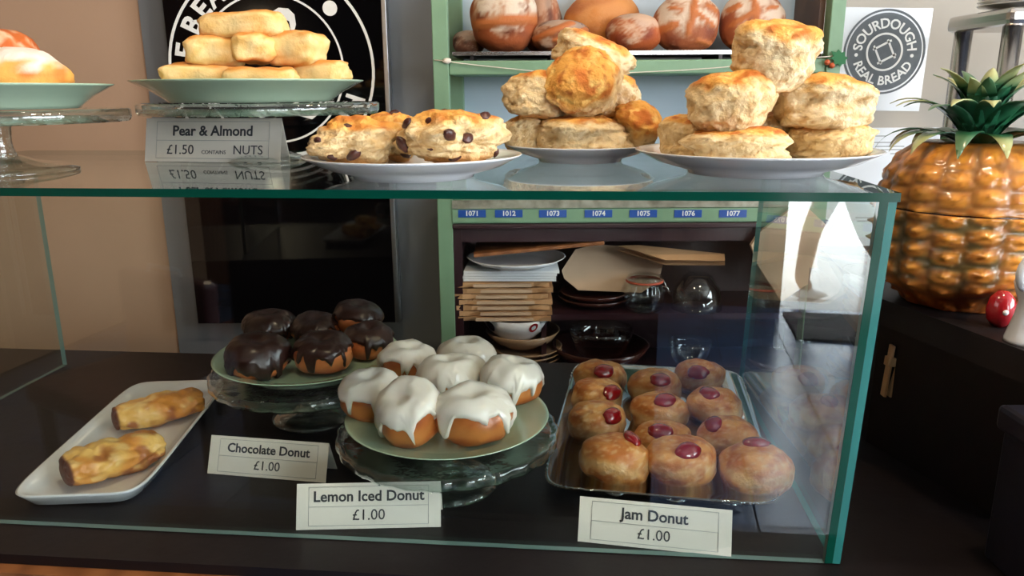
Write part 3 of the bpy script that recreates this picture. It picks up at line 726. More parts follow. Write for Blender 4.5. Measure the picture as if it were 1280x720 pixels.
# ---------------------------------------------------------------- black sign board
bd = thing('sign_board', 'glossy black board with a white circular logo leaning on the wall', 'sign')
YB = 1.90
xl, xr = at_y(214, 100, YB).x, at_y(487, 100, YB).x; zb = at_y(300, 404, YB).z
ob('panel', box(xl, YB, zb, xr-.012, YB+.025, 1.05), MT['black_gloss'], bd)
ob('edge_trim', box(xr-.012, YB-.006, zb, xr, YB+.03, 1.05, .002), MT['alu'], bd)
lc = at_y(340, 87, YB); s_ = pxs(lc)
lg = (lc.x, YB-.0004, lc.z); R90 = (PI/2, 0, 0)
ob('logo_ring', ring(125*s_, 128.5*s_), MT['white_print'], bd, loc=lg, rot=R90)
ob('logo_ring', ring(88*s_, 90.5*s_), MT['white_print'], bd, loc=lg, rot=R90)
for ch, a in (('H', 181), ('E', 168), ('B', 150.5), ('E', 138), ('A', 126.5)):
    ob('lettering', arc_text(ch, 33*s_, 107*s_, math.radians(a), 1.1*s_, squeeze=.95), MT['white_print'], bd, loc=lg, rot=R90)
for ch, a in (('R', -22), ('P', -35)):
    ob('lettering', arc_text(ch, 33*s_, 107*s_, math.radians(a), 1.1*s_, squeeze=.95), MT['white_print'], bd, loc=lg, rot=R90)
for du, dv in ((77, 72), (50, 92)):
    ob('logo_dot', disc(9*s_), MT['white_print'], bd, loc=(lc.x+du*s_, YB-.0004, lc.z+dv*s_), rot=R90)
def logo_poly(pts): 
    return ob('logo_shape', extrude_poly([((u-340)*s_, (87-v)*s_) for u, v in pts], 0, .0006), MT['white_print'], bd, loc=lg, rot=R90)
logo_poly([(347, 18), (354, 14), (366, 15), (373, 22), (374, 34), (371, 42), (367, 40), (366, 30), (360, 27), (354, 32), (356, 38), (348, 36)])
logo_poly([(300, 131), (318, 130), (345, 133), (372, 139), (384, 143), (400, 131), (403, 126), (399, 127), (404, 124), (409, 128), (402, 136), (386, 148), (372, 144), (345, 140), (322, 146), (310, 142)])
# ---------------------------------------------------------------- green shelving unit on the back wall
YU = 1.72
un = thing('shelf_unit', 'sage green painted shelf unit with a maroon cupboard below', 'shelf unit')
def gx(u, v=50, y=YU): return at_y(u, v, y).x
def gz(v, u=700, y=YU): return at_y(u, v, y).z
xL0, xL1 = gx(540), gx(560); xR0, xR1 = gx(1036), gx(1054)
ob('post', box(xL0, YU, FL, xL1, YU+.035, 1.2, .002), MT['green_paint'], un)
ob('post', box(xL0+.005, YW-.06, FL, gx(578, 50, YW-.06), YW-.02, 1.2, .002), MT['green_paint'], un)
ob('post', box(xR0, YU, FL, xR1, YU+.035, 1.2, .002), MT['green_paint'], un)
ob('side_board', box(xL0+.004, YU+.035, FL, xL0+.018, YW-.06, .24), MT['green_paint'], un)
xRb = gx(1003, 50, YW-.06)
ob('post', box(xRb, YW-.06, FL, xRb+.035, YW-.02, 1.2, .002), MT['green_paint'], un)
ob('side_board', box(xR0-.012, YU+.035, .24, xR0, YW-.06, 1.2), MT['brown_wood'], un)
ob('back_board', box(xL0, YW-.02, .24, xR1, YW-.013, 1.2), MT['panel_blue'], un)
zs1, zs0 = gz(75), gz(93)
ob('shelf', box(xL1, YU+.004, zs0, xR0, YW-.022, zs1, .003), MT['green_paint'], un)
zt = gz(250)
ob('shelf', box(xL1, YU+.004, gz(279), xR0+.02, YW-.022, zt-.006), MT['green_paint'], un)
ob('tin_strip', box(xL1, YU-.002, gz(260), xR0, YU+.004, gz(250)), MT['strip_metal'], un)
st = ob('label_rail', box(xL1, YU-.003, gz(277), xR0, YU+.004, gz(261)), MT['green_paint'], un)
for u, tx in zip((590, 636, 691, 748, 804, 860, 916), ('1071', '1012', '1073', '1074', '1075', '1076', '1077')):
    p = at_y(u, 267, YU-.0035); s = pxs(p)
    g = ob('number_label', box(-.031, -.0009, -.0085, .031, .0005, .0085), MT['tag_blue'], un, loc=p)
    ob('lettering', text(tx, .0155, .0004), MT['white_print'], g, loc=(0, -.0011, 0), rot=R90)
# maroon cupboard
zc1 = gz(279); xc0, xc1 = gx(566, 300), gx(1040, 300)
ob('cupboard_top', box(xc0, YU-.004, zc1-.012, xc1, YW-.025, zc1-.001, .002), MT['maroon'], un)
ob('cupboard_rail', box(xc0, YU+.01, gz(303), xc1, YU+.03, zc1-.012), MT['maroon'], un)
ob('cupboard_side', box(xc0, YU+.006, FL, xc0+.02, YW-.025, zc1-.012), MT['maroon'], un)
ob('cupboard_side', box(xc1-.02, YU+.006, FL, xc1, YW-.025, zc1-.012), MT['maroon'], un)
ob('cupboard_back', box(xc0, YW-.03, FL, xc1, YW-.024, zc1-.012), MT['maroon'], un)
zsh = gz(394, 800)
xd = gx(684, 390)
ob('cupboard_shelf', box(xd, YU+.012, zsh-.014, xc1-.02, YW-.03, zsh), MT['maroon'], un)
ob('shelf_upright', box(xd-.012, YU+.03, gz(475, 800), xd, YW-.03, zsh), MT['maroon'], un)
zlow = gz(472, 700)
ob('cupboard_shelf', box(xc0+.02, YU+.008, zlow-.018, xc1-.02, YW-.03, zlow), MT['maroon'], un)
# string with a leaf tied across the shelf
def pu(u, v, y=YU-.004): return at_y(u, v, y)
sg = thing('garland', 'thin white string with a green felt leaf tied across the shelf front', 'garland')
ob('cord', tube([pu(543, 75), pu(556, 76), pu(567, 78), pu(600, 82), pu(668, 89), pu(760, 92), pu(850, 88), pu(905, 84), pu(960, 78), pu(1018, 72), pu(1044, 70)], .0011, 5), MT['twine'], sg)
ob('knot', blob(lambda P, T: Vector((.009*math.cos(P)*math.cos(T)*(1+.5*nz((math.cos(T), math.sin(T), math.sin(P)), 2.5, 3)), .004*math.cos(P)*math.sin(T), .006*math.sin(P))), lambda P, T, q: (226, 216, 200), 20, 12), MT['twine'], sg, loc=pu(559, 76))
lp = [(0, -1), (.35, -.75), (.7, -.8), (.6, -.4), (1., -.1), (.62, .15), (.7, .6), (.3, .55), (0, 1.05), (-.3, .55), (-.7, .6), (-.62, .15), (-1, -.1), (-.6, -.4), (-.7, -.8), (-.35, -.75)]
ob('felt_leaf', extrude_poly([(x*.017, y*.02) for x, y in lp], 0, .0025), MT['holly'], sg, loc=pu(1048, 72, YU-.008), rot=(PI/2, -.9, 0))
for u, v in ((1034, 78), (1040, 82)):
    ob('berry', blob(lambda P, T: Vector((.006*math.cos(P)*math.cos(T), .006*math.cos(P)*math.sin(T), .006*math.sin(P))), lambda P, T, q: (200, 90, 50), 12, 8), MT['berry'], sg, loc=pu(u, v, YU-.007))
# baking tray and loaves
YT = 1.75
bt = thing('baking_tray', 'dark tin baking tray under the loaves on the green shelf', 'tray')
x0, x1 = at_y(566, 68, YT).x, at_y(1026, 68, YT).x; ztr = zs1+.012
ob('pan', box(x0, YT-.01, ztr, x1, YW-.03, ztr+.004), MT['dark_steel'], bt)
ob('front_rim', box(x0, YT-.014, ztr-.001, x1, YT-.01, ztr+.007), MT['steel'], bt)
for u in (590, 690, 777, 900, 1000):
    xx = at_y(u, 72, YT).x; ob('foot', box(xx-.004, YT-.005, zs1+.0003, xx+.004, YT+.15, ztr), MT['dark_steel'], bt)
zl_ = ztr+.0045
def loaf(u0, v0, u1, v1, y, seed, label, base=(160, 84, 44), dark=(104, 52, 30), flour=.5, slashes=(), rot=(0, 0, 0), dep=.8, e=.85, fl_c=(222, 206, 186), floor=True):
    p, hw, hh = span(u0, v0, u1, v1, y); ry = min(hw, .1)*dep
    def fn(ph, th):
        d = sq((ph, th), e, 1.); k = noise.fractal(d*1.2+Vector((seed*2.1, 0, seed)), 1., 2., 3)*.05
        x, yy, z = d*(1+k)
        if yy < 0:
            for (ax_, az, bx, bz, wd) in slashes:
                vx, vz = bx-ax_, bz-az; t = max(0, min(1, ((x-ax_)*vx+(z-az)*vz)/(vx*vx+vz*vz)))
                dd = math.hypot(x-ax_-vx*t, z-az-vz*t)
                yy -= .10*(1-sm(wd*.4, wd, dd))
        return Vector((x*hw, yy*ry, z*hh))
    def cf(ph, th, q):
        d = (q.x/hw, q.y/ry, q.z/hh); col = mixc(base, dark, sm(-.1, .6, nz(d, 1.8, seed)))
        fm = flour*sm(-.15, .35, .55*d[2]+.45*(-d[1])-.28+.6*nz(d, 1.9, seed+2)+.3*nz(d, 11, seed+4))
        if d[1] < .1:
            for (ax_, az, bx, bz, wd) in slashes:
                vx, vz = bx-ax_, bz-az; t = max(0, min(1, ((d[0]-ax_)*vx+(d[2]-az)*vz)/(vx*vx+vz*vz)))
                dd = math.hypot(d[0]-ax_-vx*t, d[2]-az-vz*t); k = 1-sm(wd*.7, wd*1.1, dd)
                col = mixc(col, (186, 108, 58), k); fm *= 1-k
        return mixc(col, fl_c, fm)
    o = ob('bread_loaf', blob(fn, cf, 64, 40), MT['bake'], loc=p, rot=rot, label=label, cat='bread', group='loaves on the baking tray')
    if floor: rest(o, zl_)
    return o
loaf(588, -14, 672, 68, 1.80, 1, 'tall round loaf with a thick white flour cap at the left end', flour=.95, slashes=((-1, -.22, 1, -.02, .16),))
loaf(566, 38, 606, 68, 1.86, 2, 'small dark floury loaf tucked at the left end of the tray', (120, 80, 60), (70, 44, 34), .6)
loaf(655, -6, 702, 68, 1.895, 3, 'dark loaf half hidden behind the tall floury one', (150, 84, 50), (90, 48, 30), .5)
loaf(664, 28, 738, 68, 1.79, 4, 'dark scored loaf with a floury ridge', (140, 80, 48), (70, 36, 26), .6, ((-.9, -.2, .3, .75, .18), (-.2, -.3, .8, .4, .15)), dep=.7)
loaf(705, -8, 800, 68, 1.885, 5, 'large golden loaf at the back of the tray', (206, 130, 64), (172, 92, 44), .15, dep=.6)
loaf(757, 21, 826, 68, 1.80, 6, 'small reddish loaf with a floury shoulder', (170, 84, 40), (130, 58, 30), .7)
lf = ((-.05, -.35, .12, .7, .12), (.18, .3, .7, -.1, .1), (-.25, .42, -.6, .5, .07), (-.85, -.25, -.45, -.05, .14), (.55, .55, .8, .4, .1), (.3, -.6, .75, -.75, .1))
loaf(817, -2, 899, 68, 1.80, 7, 'round loaf scored with a leaf pattern near the middle', (158, 88, 52), (130, 66, 40), .85, lf, dep=.55)
loaf(899, -3, 981, 68, 1.81, 8, 'round loaf scored with a leaf pattern at the right end', (158, 84, 48), (126, 62, 38), .85, tuple((-a, b, -c_, d, e_) for a, b, c_, d, e_ in lf), dep=.55)
# ---------------------------------------------------------------- things in the cupboard
YC = 1.80
def zpx(v, u, y): return at_y(u, v, y).z
def bowl(name, label, u0, u1, y, z, h, mt, foot=.45, thick=.004, cat='bowl', group=None):
    p, hw, _ = span(u0, 400, u1, 400, y); R = hw
    pr = [(0, .004), (R*foot*.85, .004), (R*foot*.9, 0), (R*foot, 0), (R*foot*1.05, .004), (R*.82, h*.42), (R, h), (R-thick, h), (R*.8-thick, h*.45), (R*foot, .009), (0, .008)]
    return ob(name, lathe(pr, 48), MT[mt], loc=(p.x, y, z), label=label, cat=cat, group=group)
z = zlow+.0005
G_ = 'plates stacked in the cupboard'
zz = z
for k, n in enumerate(('lowest', 'second lowest', 'third lowest', 'uppermost')):
    bowl('stoneware_plate', 'beige stoneware plate, %s of the stack in the cupboard' % n, 612, 703, YC+.01, zz, .018, 'ochre', .6, cat='plate', group=G_); zz += .0115
zz += .008
b = bowl('stoneware_bowl', 'beige bowl under the patterned one in the cupboard', 606, 700, YC+.01, zz, .04, 'ochre', .5); zz += .0285
b = bowl('patterned_bowl', 'white bowl with dark blue patches and a red ring motif', 600, 692, YC, zz, .055, 'porcelain', .55)
b_R = span(600, 400, 692, 400, YC)[1]
def patch(parent, a0, R, h, rz, m, nm, zc_):
    """round patch lying on the bowl's flank"""
    v = []; f = []; n = 20
    def on(a, zq):
        t = zq/h; r = (R*.82+(R-R*.82)*((t-.42)/.58))+.0012; return Vector((r*math.cos(a), r*math.sin(a), zq))
    v.append(on(a0, zc_))
    for i in range(n): v.append(on(a0+rz/R*math.cos(2*PI*i/n), zc_+rz*math.sin(2*PI*i/n)))
    f = [(0, 1+i, 1+(i+1) % n) for i in range(n)]
    me = mesh('patch', v, f); ob(nm, me, m, parent)
patch(b, math.radians(-100), b_R, .055, .0115, MT['umber'], 'ring_motif', .037) if False else None
for a0, mm, nm, rz in ((-62, 'red_glaze', 'ring_motif', .0125), (-62.01, 'porcelain', 'ring_centre', .006), (-140, 'navy_glaze', 'blue_patch', .015), (-25, 'navy_glaze', 'blue_patch', .015)):
    patch(b, math.radians(a0), b_R+(.0006 if nm == 'ring_centre' else 0), .055, rz, MT[mm], nm, .039)
zz += .0555
# kraft bags
rk = random.Random(5)
bagn = ['bottom', 'second', 'third', 'fourth', 'fifth', 'sixth', 'top']
ztop = zpx(347, 630, YC-.03); nb = 7; th_ = (ztop-zz)/nb
for k in range(nb):
    p, hw, _ = span(575, 400, 686, 400, YC); dx = rk.uniform(-.006, .006); Y0, Y1 = YC-.075, YC+.09
    n = 12; v = []; f = []
    for row, zo in ((0, 0), (1, 1)):
        for i in range(n+1):
            x = -hw+2*hw*i/n; w_ = .0022*math.sin(i*.9+k*2)*(1 if 0 < i < n else .4)
            zz_ = zz+k*th_+.0006+(th_-.0012)*(.06 if zo == 0 else .94)+(w_ if zo == 0 else w_)*.35
            v.append((p.x+dx+x, Y0+rk.uniform(-.004, .004), zz_)); v.append((p.x+dx+x, Y1, zz_))
    N_ = 2*(n+1)
    for i in range(n):
        a = 2*i
        f += [(a, a+1, a+3, a+2), (N_+a, N_+a+2, N_+a+3, N_+a+1), (a, a+2, N_+a+2, N_+a), (a+1, N_+a+1, N_+a+3, a+3)]
    f += [(0, N_, N_+1, 1), (2*n, 2*n+1, N_+2*n+1, N_+2*n)]
    bg_ = thing('paper_bag', 'brown kraft paper bag, %s of the stack in the cupboard' % (bagn[k] if k in (0, nb-1) else bagn[k]+' from the bottom'), 'paper bag', group='kraft bags in the cupboard')
    ob('bag', recalc(mesh('bag', v, f)), MT['kraft'], bg_)
    fx = hw*.55 if k % 3 else hw*.62
    zf = zz+k*th_
    ob('gusset_fold', extrude_poly([(p.x+dx-fx, Y0-.0065), (p.x+dx+fx, Y0-.0065), (p.x+dx+fx*.9, Y0+.004), (p.x+dx-fx*.9, Y0+.004)], zf+th_*.22, zf+th_*.72), MT['kraft_pale'], bg_)
zz = ztop+.001
zp2 = zpx(336, 640, YC-.05)
for k in range(4):
    p, hw, _ = span(580, 340, 697, 340, YC-.03); t0 = zz+k*(zp2-zz)/4; dx = rk.uniform(-.004, .004)
    ob('napkin', extrude_poly([(p.x-hw+dx, YC-.07), (p.x+hw+dx-.01*rk.random(), YC-.075), (p.x+hw+dx, YC+.06), (p.x-hw+dx+.006, YC+.07)], t0+.0004, t0+(zp2-zz)/4-.0004), MT['paper'],
       label='white paper napkin, %s of the pile on the kraft bags' % ('bottom', 'second from the bottom', 'third from the bottom', 'top')[k], cat='napkin', group='white napkins in the cupboard')
bowl('dinner_plate', 'white plate lying on the napkins in the cupboard', 585, 706, YC-.01, zp2+.001, .022, 'porcelain', .6, cat='plate')
p0 = at_y(592, 323, YC-.085); p1 = at_y(756, 307, YC-.085)
pm = (p0+p1)/2; L_ = (p1-p0).length/2
ob('wooden_board', box(-L_, -.012, -.004, L_, .16, .004, .0015), MT['oak'], loc=pm+Vector((0, .02, .004)), rot=(0, -math.atan2(p1.z-p0.z, p1.x-p0.x), 0), label='thin wooden board laid across the plate in the cupboard', cat='board')
# folded kraft box and folders on the shelf
def board_px(name, pts, y, tilt, m, label, cat, th=.003, dz=0.):
    P = [at_y(u, v, y) for u, v in pts]; c = sum(P, Vector())/len(P)
    me = extrude_poly([(q.x-c.x, q.z-c.z) for q in P], -th/2, th/2); return ob(name, me, MT[m], loc=c, rot=(PI/2+tilt, 0, 0), label=label, cat=cat)
board_px('cardboard_sheet', [(702, 338), (720, 312), (745, 306), (800, 309), (829, 330), (822, 352), (800, 365), (722, 362), (705, 348)], YC+.02, -.35, 'kraft_pale', 'pale kraft cardboard sheet with cut corners leaning in the cupboard', 'cardboard')
for k, (dv, lab) in enumerate(((0, 'upper brown kraft folder at the right of the cupboard'), (5, 'lower brown kraft folder at the right of the cupboard'))):
    board_px('kraft_folder', [(775-k*2, 305+dv), (800, 304+dv), (905, 318+dv), (903, 329+dv), (830, 328+dv)], YC-.03+.012*k, -.9, 'kraft', lab, 'folder', .004)
bowl('dark_plate', 'dark brown glazed plate on the cupboard shelf', 698, 786, YC+.02, zsh+.0005, .022, 'umber', .6, cat='plate')
bowl('dark_plate', 'dark brown glazed plate on top of another plate on the shelf', 700, 784, YC+.02, zsh+.0125, .022, 'umber', .6, cat='plate')
# clip-top jar
pj, jr, _ = span(780, 370, 830, 370, YC-.03); jh = zpx(352, 805, YC-.03)-zsh
tj = thing('clip_top_jar', 'clear clip-top glass jar with a red rubber seal', 'jar', (pj.x, YC-.03, zsh+.0005))
ob('glass_body', lathe([(0, .002), (jr*.8, 0), (jr, .008), (jr, jh*.7), (jr*.84, jh*.92), (jr*.84, jh), (jr*.8, jh), (jr*.8, jh*.9), (jr*.93, jh*.68), (jr*.93, .01), (0, .006)], 36), MT['jar'], tj)
ob('rubber_seal', lathe([(jr*.8, jh+.0002), (jr*.93, jh+.0002), (jr*.93, jh+.004), (jr*.8, jh+.004)], 36, cap=False), MT['rubber'], tj)
ob('glass_lid', lathe([(jr*.9, jh+.0045), (jr*.92, jh+.008), (jr*.8, jh+.016), (jr*.4, jh+.02), (0, jh+.021)], 36), MT['jar'], tj)
ob('wire_clip', tube([(jr*.86, -.006, jh*.85), (jr*1.12, -.008, jh*.8), (jr*1.3, -.006, jh*.55), (jr*1.36, 0, jh*.5), (jr*1.3, .006, jh*.55), (jr*1.12, .008, jh*.8), (jr*.92, .004, jh+.004)], .0016, 6), MT['steel'], tj)
# glass bowls
def gbowl(label, u0, u1, y, z, h):
    p, R, _ = span(u0, 390, u1, 390, y)
    pr = [(0, .003), (R*.4, 0), (R*.5, .004), (R*.85, h*.4), (R*.97, h*.8), (R, h), (R-.003, h), (R*.93, h*.78), (R*.8, h*.42), (R*.45, .009), (0, .007)]
    return ob('glass_bowl', lathe(pr, 44), MT['jar'], loc=(p.x, y, z), label=label, cat='bowl', group='glass bowls in the cupboard')
o = gbowl('upturned round glass bowl right of the clip-top jar', 838, 902, YC-.02, zsh+.0005, .085); o.rotation_euler = (PI, 0, 0); o.location.z = zsh+.0858
o = bowl('dark_bowl', 'brown glazed bowl on the lower cupboard shelf', 690, 812, YC+.01, zlow+.0005, .055, 'umber', .5)
gbowl('clear glass bowl nested in the brown bowl', 712, 792, YC, zlow+.014, .085)
gbowl('glass bowl at the right of the lower cupboard shelf', 838, 892, YC-.02, zlow+.0005, .07)
# kraft box lid hanging on the right post
board_px('kraft_box', [(938, 306), (948, 290), (1001, 252), (1052, 300), (1030, 340), (976, 376), (946, 330)], YU-.02, 0, 'kraft_pale', 'brown kraft cardboard box lid standing at the end of the shelf unit', 'cardboard', .012)
# ---------------------------------------------------------------- posters
def wall_sheet(name, label, u0, v0, u1, v1, y, m, cat, roll=0.):
    a, b = at_y(u0, v0, y), at_y(u1, v1, y); c = (a+b)/2
    t = thing(name, label, cat, c, (0, roll, 0))
    ob('sheet', box((a.x-b.x)/2, 0, (b.z-a.z)/2, (b.x-a.x)/2, .001, (a.z-b.z)/2), m, t); return t, c
YP = YW-.003
t, c = wall_sheet('poster', 'laminated poster with a round grey sourdough bread logo', 1056, 10, 1150, 138, YP, MT['laminate'], 'poster', .02)
s = pxs(c); lc2 = at_y(1105, 65, YP)-c; LL = lambda dx, dz, k=0: (lc2.x+dx*s, -.0006-k*.0004, lc2.z+dz*s)
ob('logo_disc', disc(46.5*s, n=56), MT['logo_grey'], t, loc=LL(0, 0), rot=R90)
ob('logo_ring', ring(48.5*s, 51*s), MT['logo_grey'], t, loc=LL(0, 0), rot=R90)
ob('logo_ring', ring(20.5*s, 23*s), MT['white_print'], t, loc=LL(0, 0, 1.6), rot=R90)
for k in range(4):
    a = math.radians(28+90*k)
    ob('logo_bar', box(-12*s, -1.3*s, 0, 13*s, 1.3*s, .0006), MT['white_print'], t, loc=LL(9*math.cos(a+PI/2), 9*math.sin(a+PI/2), 1.6), rot=(PI/2, -a, 0))
ob('lettering', arc_text('SOURDOUGH', 16.5*s, 33.5*s, PI/2, .35*s, squeeze=.98), MT['white_print'], t, loc=LL(0, 0, 1.6), rot=R90, label='white lettering reading SOURDOUGH')
ob('lettering', arc_text('REAL BREAD', 15.5*s, 35*s, -PI/2, .35*s, inward=True, squeeze=.98), MT['white_print'], t, loc=LL(0, 0, 1.6), rot=R90, label='white lettering reading REAL BREAD')
for sx in (-1, 1): ob('logo_dot', disc(2.2*s, n=12), MT['white_print'], t, loc=LL(sx*35*math.cos(.1), -4, 1.6), rot=R90)
t, c = wall_sheet('notice', 'white typed notice pinned on the wall below the round poster', 1040, 160, 1166, 312, YP, MT['paper'], 'notice')
s = pxs(c)
for k, (u, v, n) in enumerate(((1100, 170, 14), (1104, 178, 24), (1112, 183, 36), (1112, 187, 30), (1122, 192, 18), (1100, 258, 20), (1086, 272, 34), (1086, 276, 30), (1152, 168, 12))):
    q = at_y(u, v, YP)-c; ob('printed_line', box(-n*s/2, 0, -.5*s, n*s/2, .0005, .5*s), MT['grey_print'], t, loc=(q.x, -.0007, q.z))
# ---------------------------------------------------------------- steel rack with plates
YR = 1.50
rk_ = thing('steel_rack', 'stainless steel rack with a rounded shelf and tubular legs', 'rack')
a = at_y(1262, 20, YR); zr1, zr0 = at_y(1262, 8, YR).z, at_y(1262, 31, YR).z
ob('shelf', box(a.x, YR, zr0, a.x+.5, YR+.215, zr1, .010), MT['steel'], rk_)
for dx, yy in ((.026, YR+.026), (.026, YR+.19), (.47, YR+.026), (.47, YR+.19)):
    ob('leg', tube([(a.x+dx, yy, zr0+.006), (a.x+dx, yy, FL+.002)], .0175, 20), MT['steel'], rk_)
for k in range(5):
    pp = at_y(1288, 0, YR+.11); ob('dinner_plate', lathe([(0, 0), (.05, 0), (.056, .003), (.098, .012), (.1, .014), (.096, .014), (.055, .006), (0, .005)], 48), MT['porcelain'], loc=(pp.x+.01, YR+.11, zr1+.0005+k*.0075),
       label='white plate, %s of the stack on the steel rack' % ('bottom', 'second', 'third', 'fourth', 'top')[k], cat='plate', group='plates on the steel rack')
# ---------------------------------------------------------------- ceramic pineapple
yp = 1.0; pcn = at_z(1222, 388, .23)
pa, pR, _ = span(1118, 280, 1336, 280, pcn.y+.02)
pz = .23; PH = at_y(1222, 181, pcn.y+.02).z-pz; pR *= 1.0
pn = thing('pineapple_jar', 'large orange ceramic pineapple jar with green leaf crown', 'jar', (pa.x+.0, pcn.y+.05, pz+.0008))
NC, NR = 18, 9
def prof(t):       # t 0..1 from foot to lid top
    return pR*(.62+.38*sm(0, .22, t))*(1-.02*t) * (1 if t < .62 else math.sqrt(max(.02, 1-((t-.62)/.47)**2.6)))
seam = .61
def pine_part(t0, t1, cap):
    v = []; cols = []; f = []; nu, nv = NC*10, int(NR*10*(t1-t0))
    for j in range(nv+1):
        t = t0+(t1-t0)*j/nv
        for i in range(nu):
            a = 2*PI*i/nu; R = prof(t)
            fa = (i/10.0) % 1.0; row = t*NR+(.5 if int(i/10) % 2 else 0)*0.5; ft = row % 1.0
            dx, dz = (fa-.5)*2, (ft-.5)*2
            cx, cz = math.cos(dx*PI/2), math.cos(dz*PI/2); g = max(0., cx*cz)**.7
            tip = math.exp(-(dx*dx+(dz-.1)**2)/.06); rid = abs(math.sin(math.atan2(dz, dx)*4))
            amp = 1 if t < .93 else max(0, (1-t)/.07)
            low = sm(seam+.05, seam-.05, t)
            jn = nz((math.cos(a)*4, math.sin(a)*4, t*9), 1.6, 4); j2 = nz((math.cos(a)*9, math.sin(a)*9, t*20), 2., 9)
            k = (.034*g+.06*tip*low+.02*tip-.012+.012*g*(1-g)*rid*4*low+.016*j2)*amp
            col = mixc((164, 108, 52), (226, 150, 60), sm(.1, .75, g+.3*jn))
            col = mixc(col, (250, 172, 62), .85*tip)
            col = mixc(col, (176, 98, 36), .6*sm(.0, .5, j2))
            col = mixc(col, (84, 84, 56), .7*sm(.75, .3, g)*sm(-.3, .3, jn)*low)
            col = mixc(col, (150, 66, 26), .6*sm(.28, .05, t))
            v.append(Vector((R*(1+k)*math.cos(a), R*(1+k)*math.sin(a), t*PH))); cols.append(col)
    for j in range(nv):
        for i in range(nu): f.append((j*nu+i, j*nu+(i+1) % nu, (j+1)*nu+(i+1) % nu, (j+1)*nu+i))
    f.append(tuple(range(nu))[::-1]); f.append(tuple(nv*nu+i for i in range(nu)))
    me = mesh('pine', v, f, smooth=True); setcol(me, cols); return me
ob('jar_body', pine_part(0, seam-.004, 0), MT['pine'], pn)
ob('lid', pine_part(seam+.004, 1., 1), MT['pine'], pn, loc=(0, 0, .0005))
ob('lid_seam', lathe([(prof(seam)*.98, (seam-.008)*PH), (prof(seam)*.985, seam*PH), (prof(seam)*.98, (seam+.008)*PH)], 64), MT['umber'], pn)
rl = random.Random(8)
for k in range(42):
    ringi = k // 14; a = 2*PI*(k % 14)/14+ringi*.31+rl.uniform(-.12, .12)
    Ln = (.115, .115, .112)[ringi]*rl.uniform(.9, 1.1); up = (.5, 1.0, 1.4)[ringi]; droop = (2.2, 2.0, 1.5)[ringi]; wd = .0135
    pts = []; x = .012*(1-ringi*.25); zq = PH-.004; ang = up
    n = 12; v = []; cols = []; f = []
    for i in range(n+1):
        t = i/n; w_ = wd*(.75+.5*t if t < .45 else (.975)*(1-((t-.45)/.55)**1.7))+.0006
        for sx, ob_ in ((-1, 0), (0, 1), (1, 0)):
            for th in (0, 1):
                off = -.003*ob_*(1-t) - .0012*th
                px_, pz_ = x-math.sin(ang)*off*-1, zq+off
                v.append(Vector((px_*math.cos(a)-sx*w_*math.sin(a), px_*math.sin(a)+sx*w_*math.cos(a), pz_)))
                col = mixc((18, 66, 46), (40, 98, 62), .5+.5*nz((t*3, sx, k), 1.3)); col = mixc(col, (206, 200, 140), sm(.62, .8, t)*(.85 if k % 3 else .3)); cols.append(col)
        ang -= droop/n*(1.6*t); st_ = Ln/n; x += st_*math.cos(ang); zq += st_*math.sin(ang)
    for i in range(n):
        a0, b0 = i*6, (i+1)*6
        for s0, s1 in ((0, 2), (2, 4)): f += [(a0+s0, a0+s1, b0+s1, b0+s0), (a0+s0+1, b0+s0+1, b0+s1+1, a0+s1+1)]
        f += [(a0, b0, b0+1, a0+1), (a0+4, a0+5, b0+5, b0+4)]
    me = mesh('leaf', v, f, smooth=True); setcol(me, cols); ob('leaf', recalc(me), MT['leaf_dark'], pn)
# ---------------------------------------------------------------- white figurine
fy = at_z(1278, 428, .23)
fg = thing('figurine', 'white china figurine with looped arm cut by the right edge', 'figurine', (fy.x+.006, fy.y, .2305))
ob('skirt', lathe([(0, 0), (.024, 0), (.0235, .004), (.017, .03), (.015, .045), (.019, .055), (.022, .066), (.018, .076), (.008, .082), (0, .083)], 32), MT['porcelain'], fg)
ob('arm_loop', tube([(-.004+.017*math.cos(2*PI*i/20), -.004, .078+.021*math.sin(2*PI*i/20)) for i in range(20)], .0055, 10, close=True), MT['porcelain'], fg, rot=(0, .3, 0), loc=(-.024, 0, .004))
ob('head', blob(lambda P, T: Vector((.013*math.cos(P)*math.cos(T), .013*math.cos(P)*math.sin(T), .015*math.sin(P))), lambda P, T, q: (236, 238, 240), 20, 14), MT['porcelain'], fg, loc=(.006, 0, .096))
rp = at_z(1257, 414, .23)
re_ = thing('red_ornament', 'small glossy red ornament behind the white figurine', 'ornament', (rp.x+.004, rp.y+.02, .2305))
ob('body', lathe([(0, 0), (.008, .0), (.014, .008), (.016, .02), (.013, .034), (.006, .042), (0, .043)], 28), MT['red_glaze'], re_)
ob('white_spot', lathe([(0, .0), (.003, -.0004), (.0036, -.002)], 12, cap=False), MT['porcelain'], re_, loc=(-.004, -.0162, .02), rot=(PI/2, 0, -.2))
# wooden tongs standing beyond the case
q = at_y(1104, 495, A.y+.02)
tg = thing('wooden_tongs', 'pale wooden tongs hanging on the ledge beside the right pane of the case', 'tongs', (q.x+.004, q.y, q.z), (0, .06, 0))
ob('arm', box(-.006, -.006, 0, -.002, .006, .075, .001), MT['wood_pale'], tg)
ob('arm', box(.002, -.006, 0, .006, .006, .075, .001), MT['wood_pale'], tg)
ob('spacer', box(-.009, -.006, .045, .012, .006, .058, .001), MT['wood_pale'], tg)
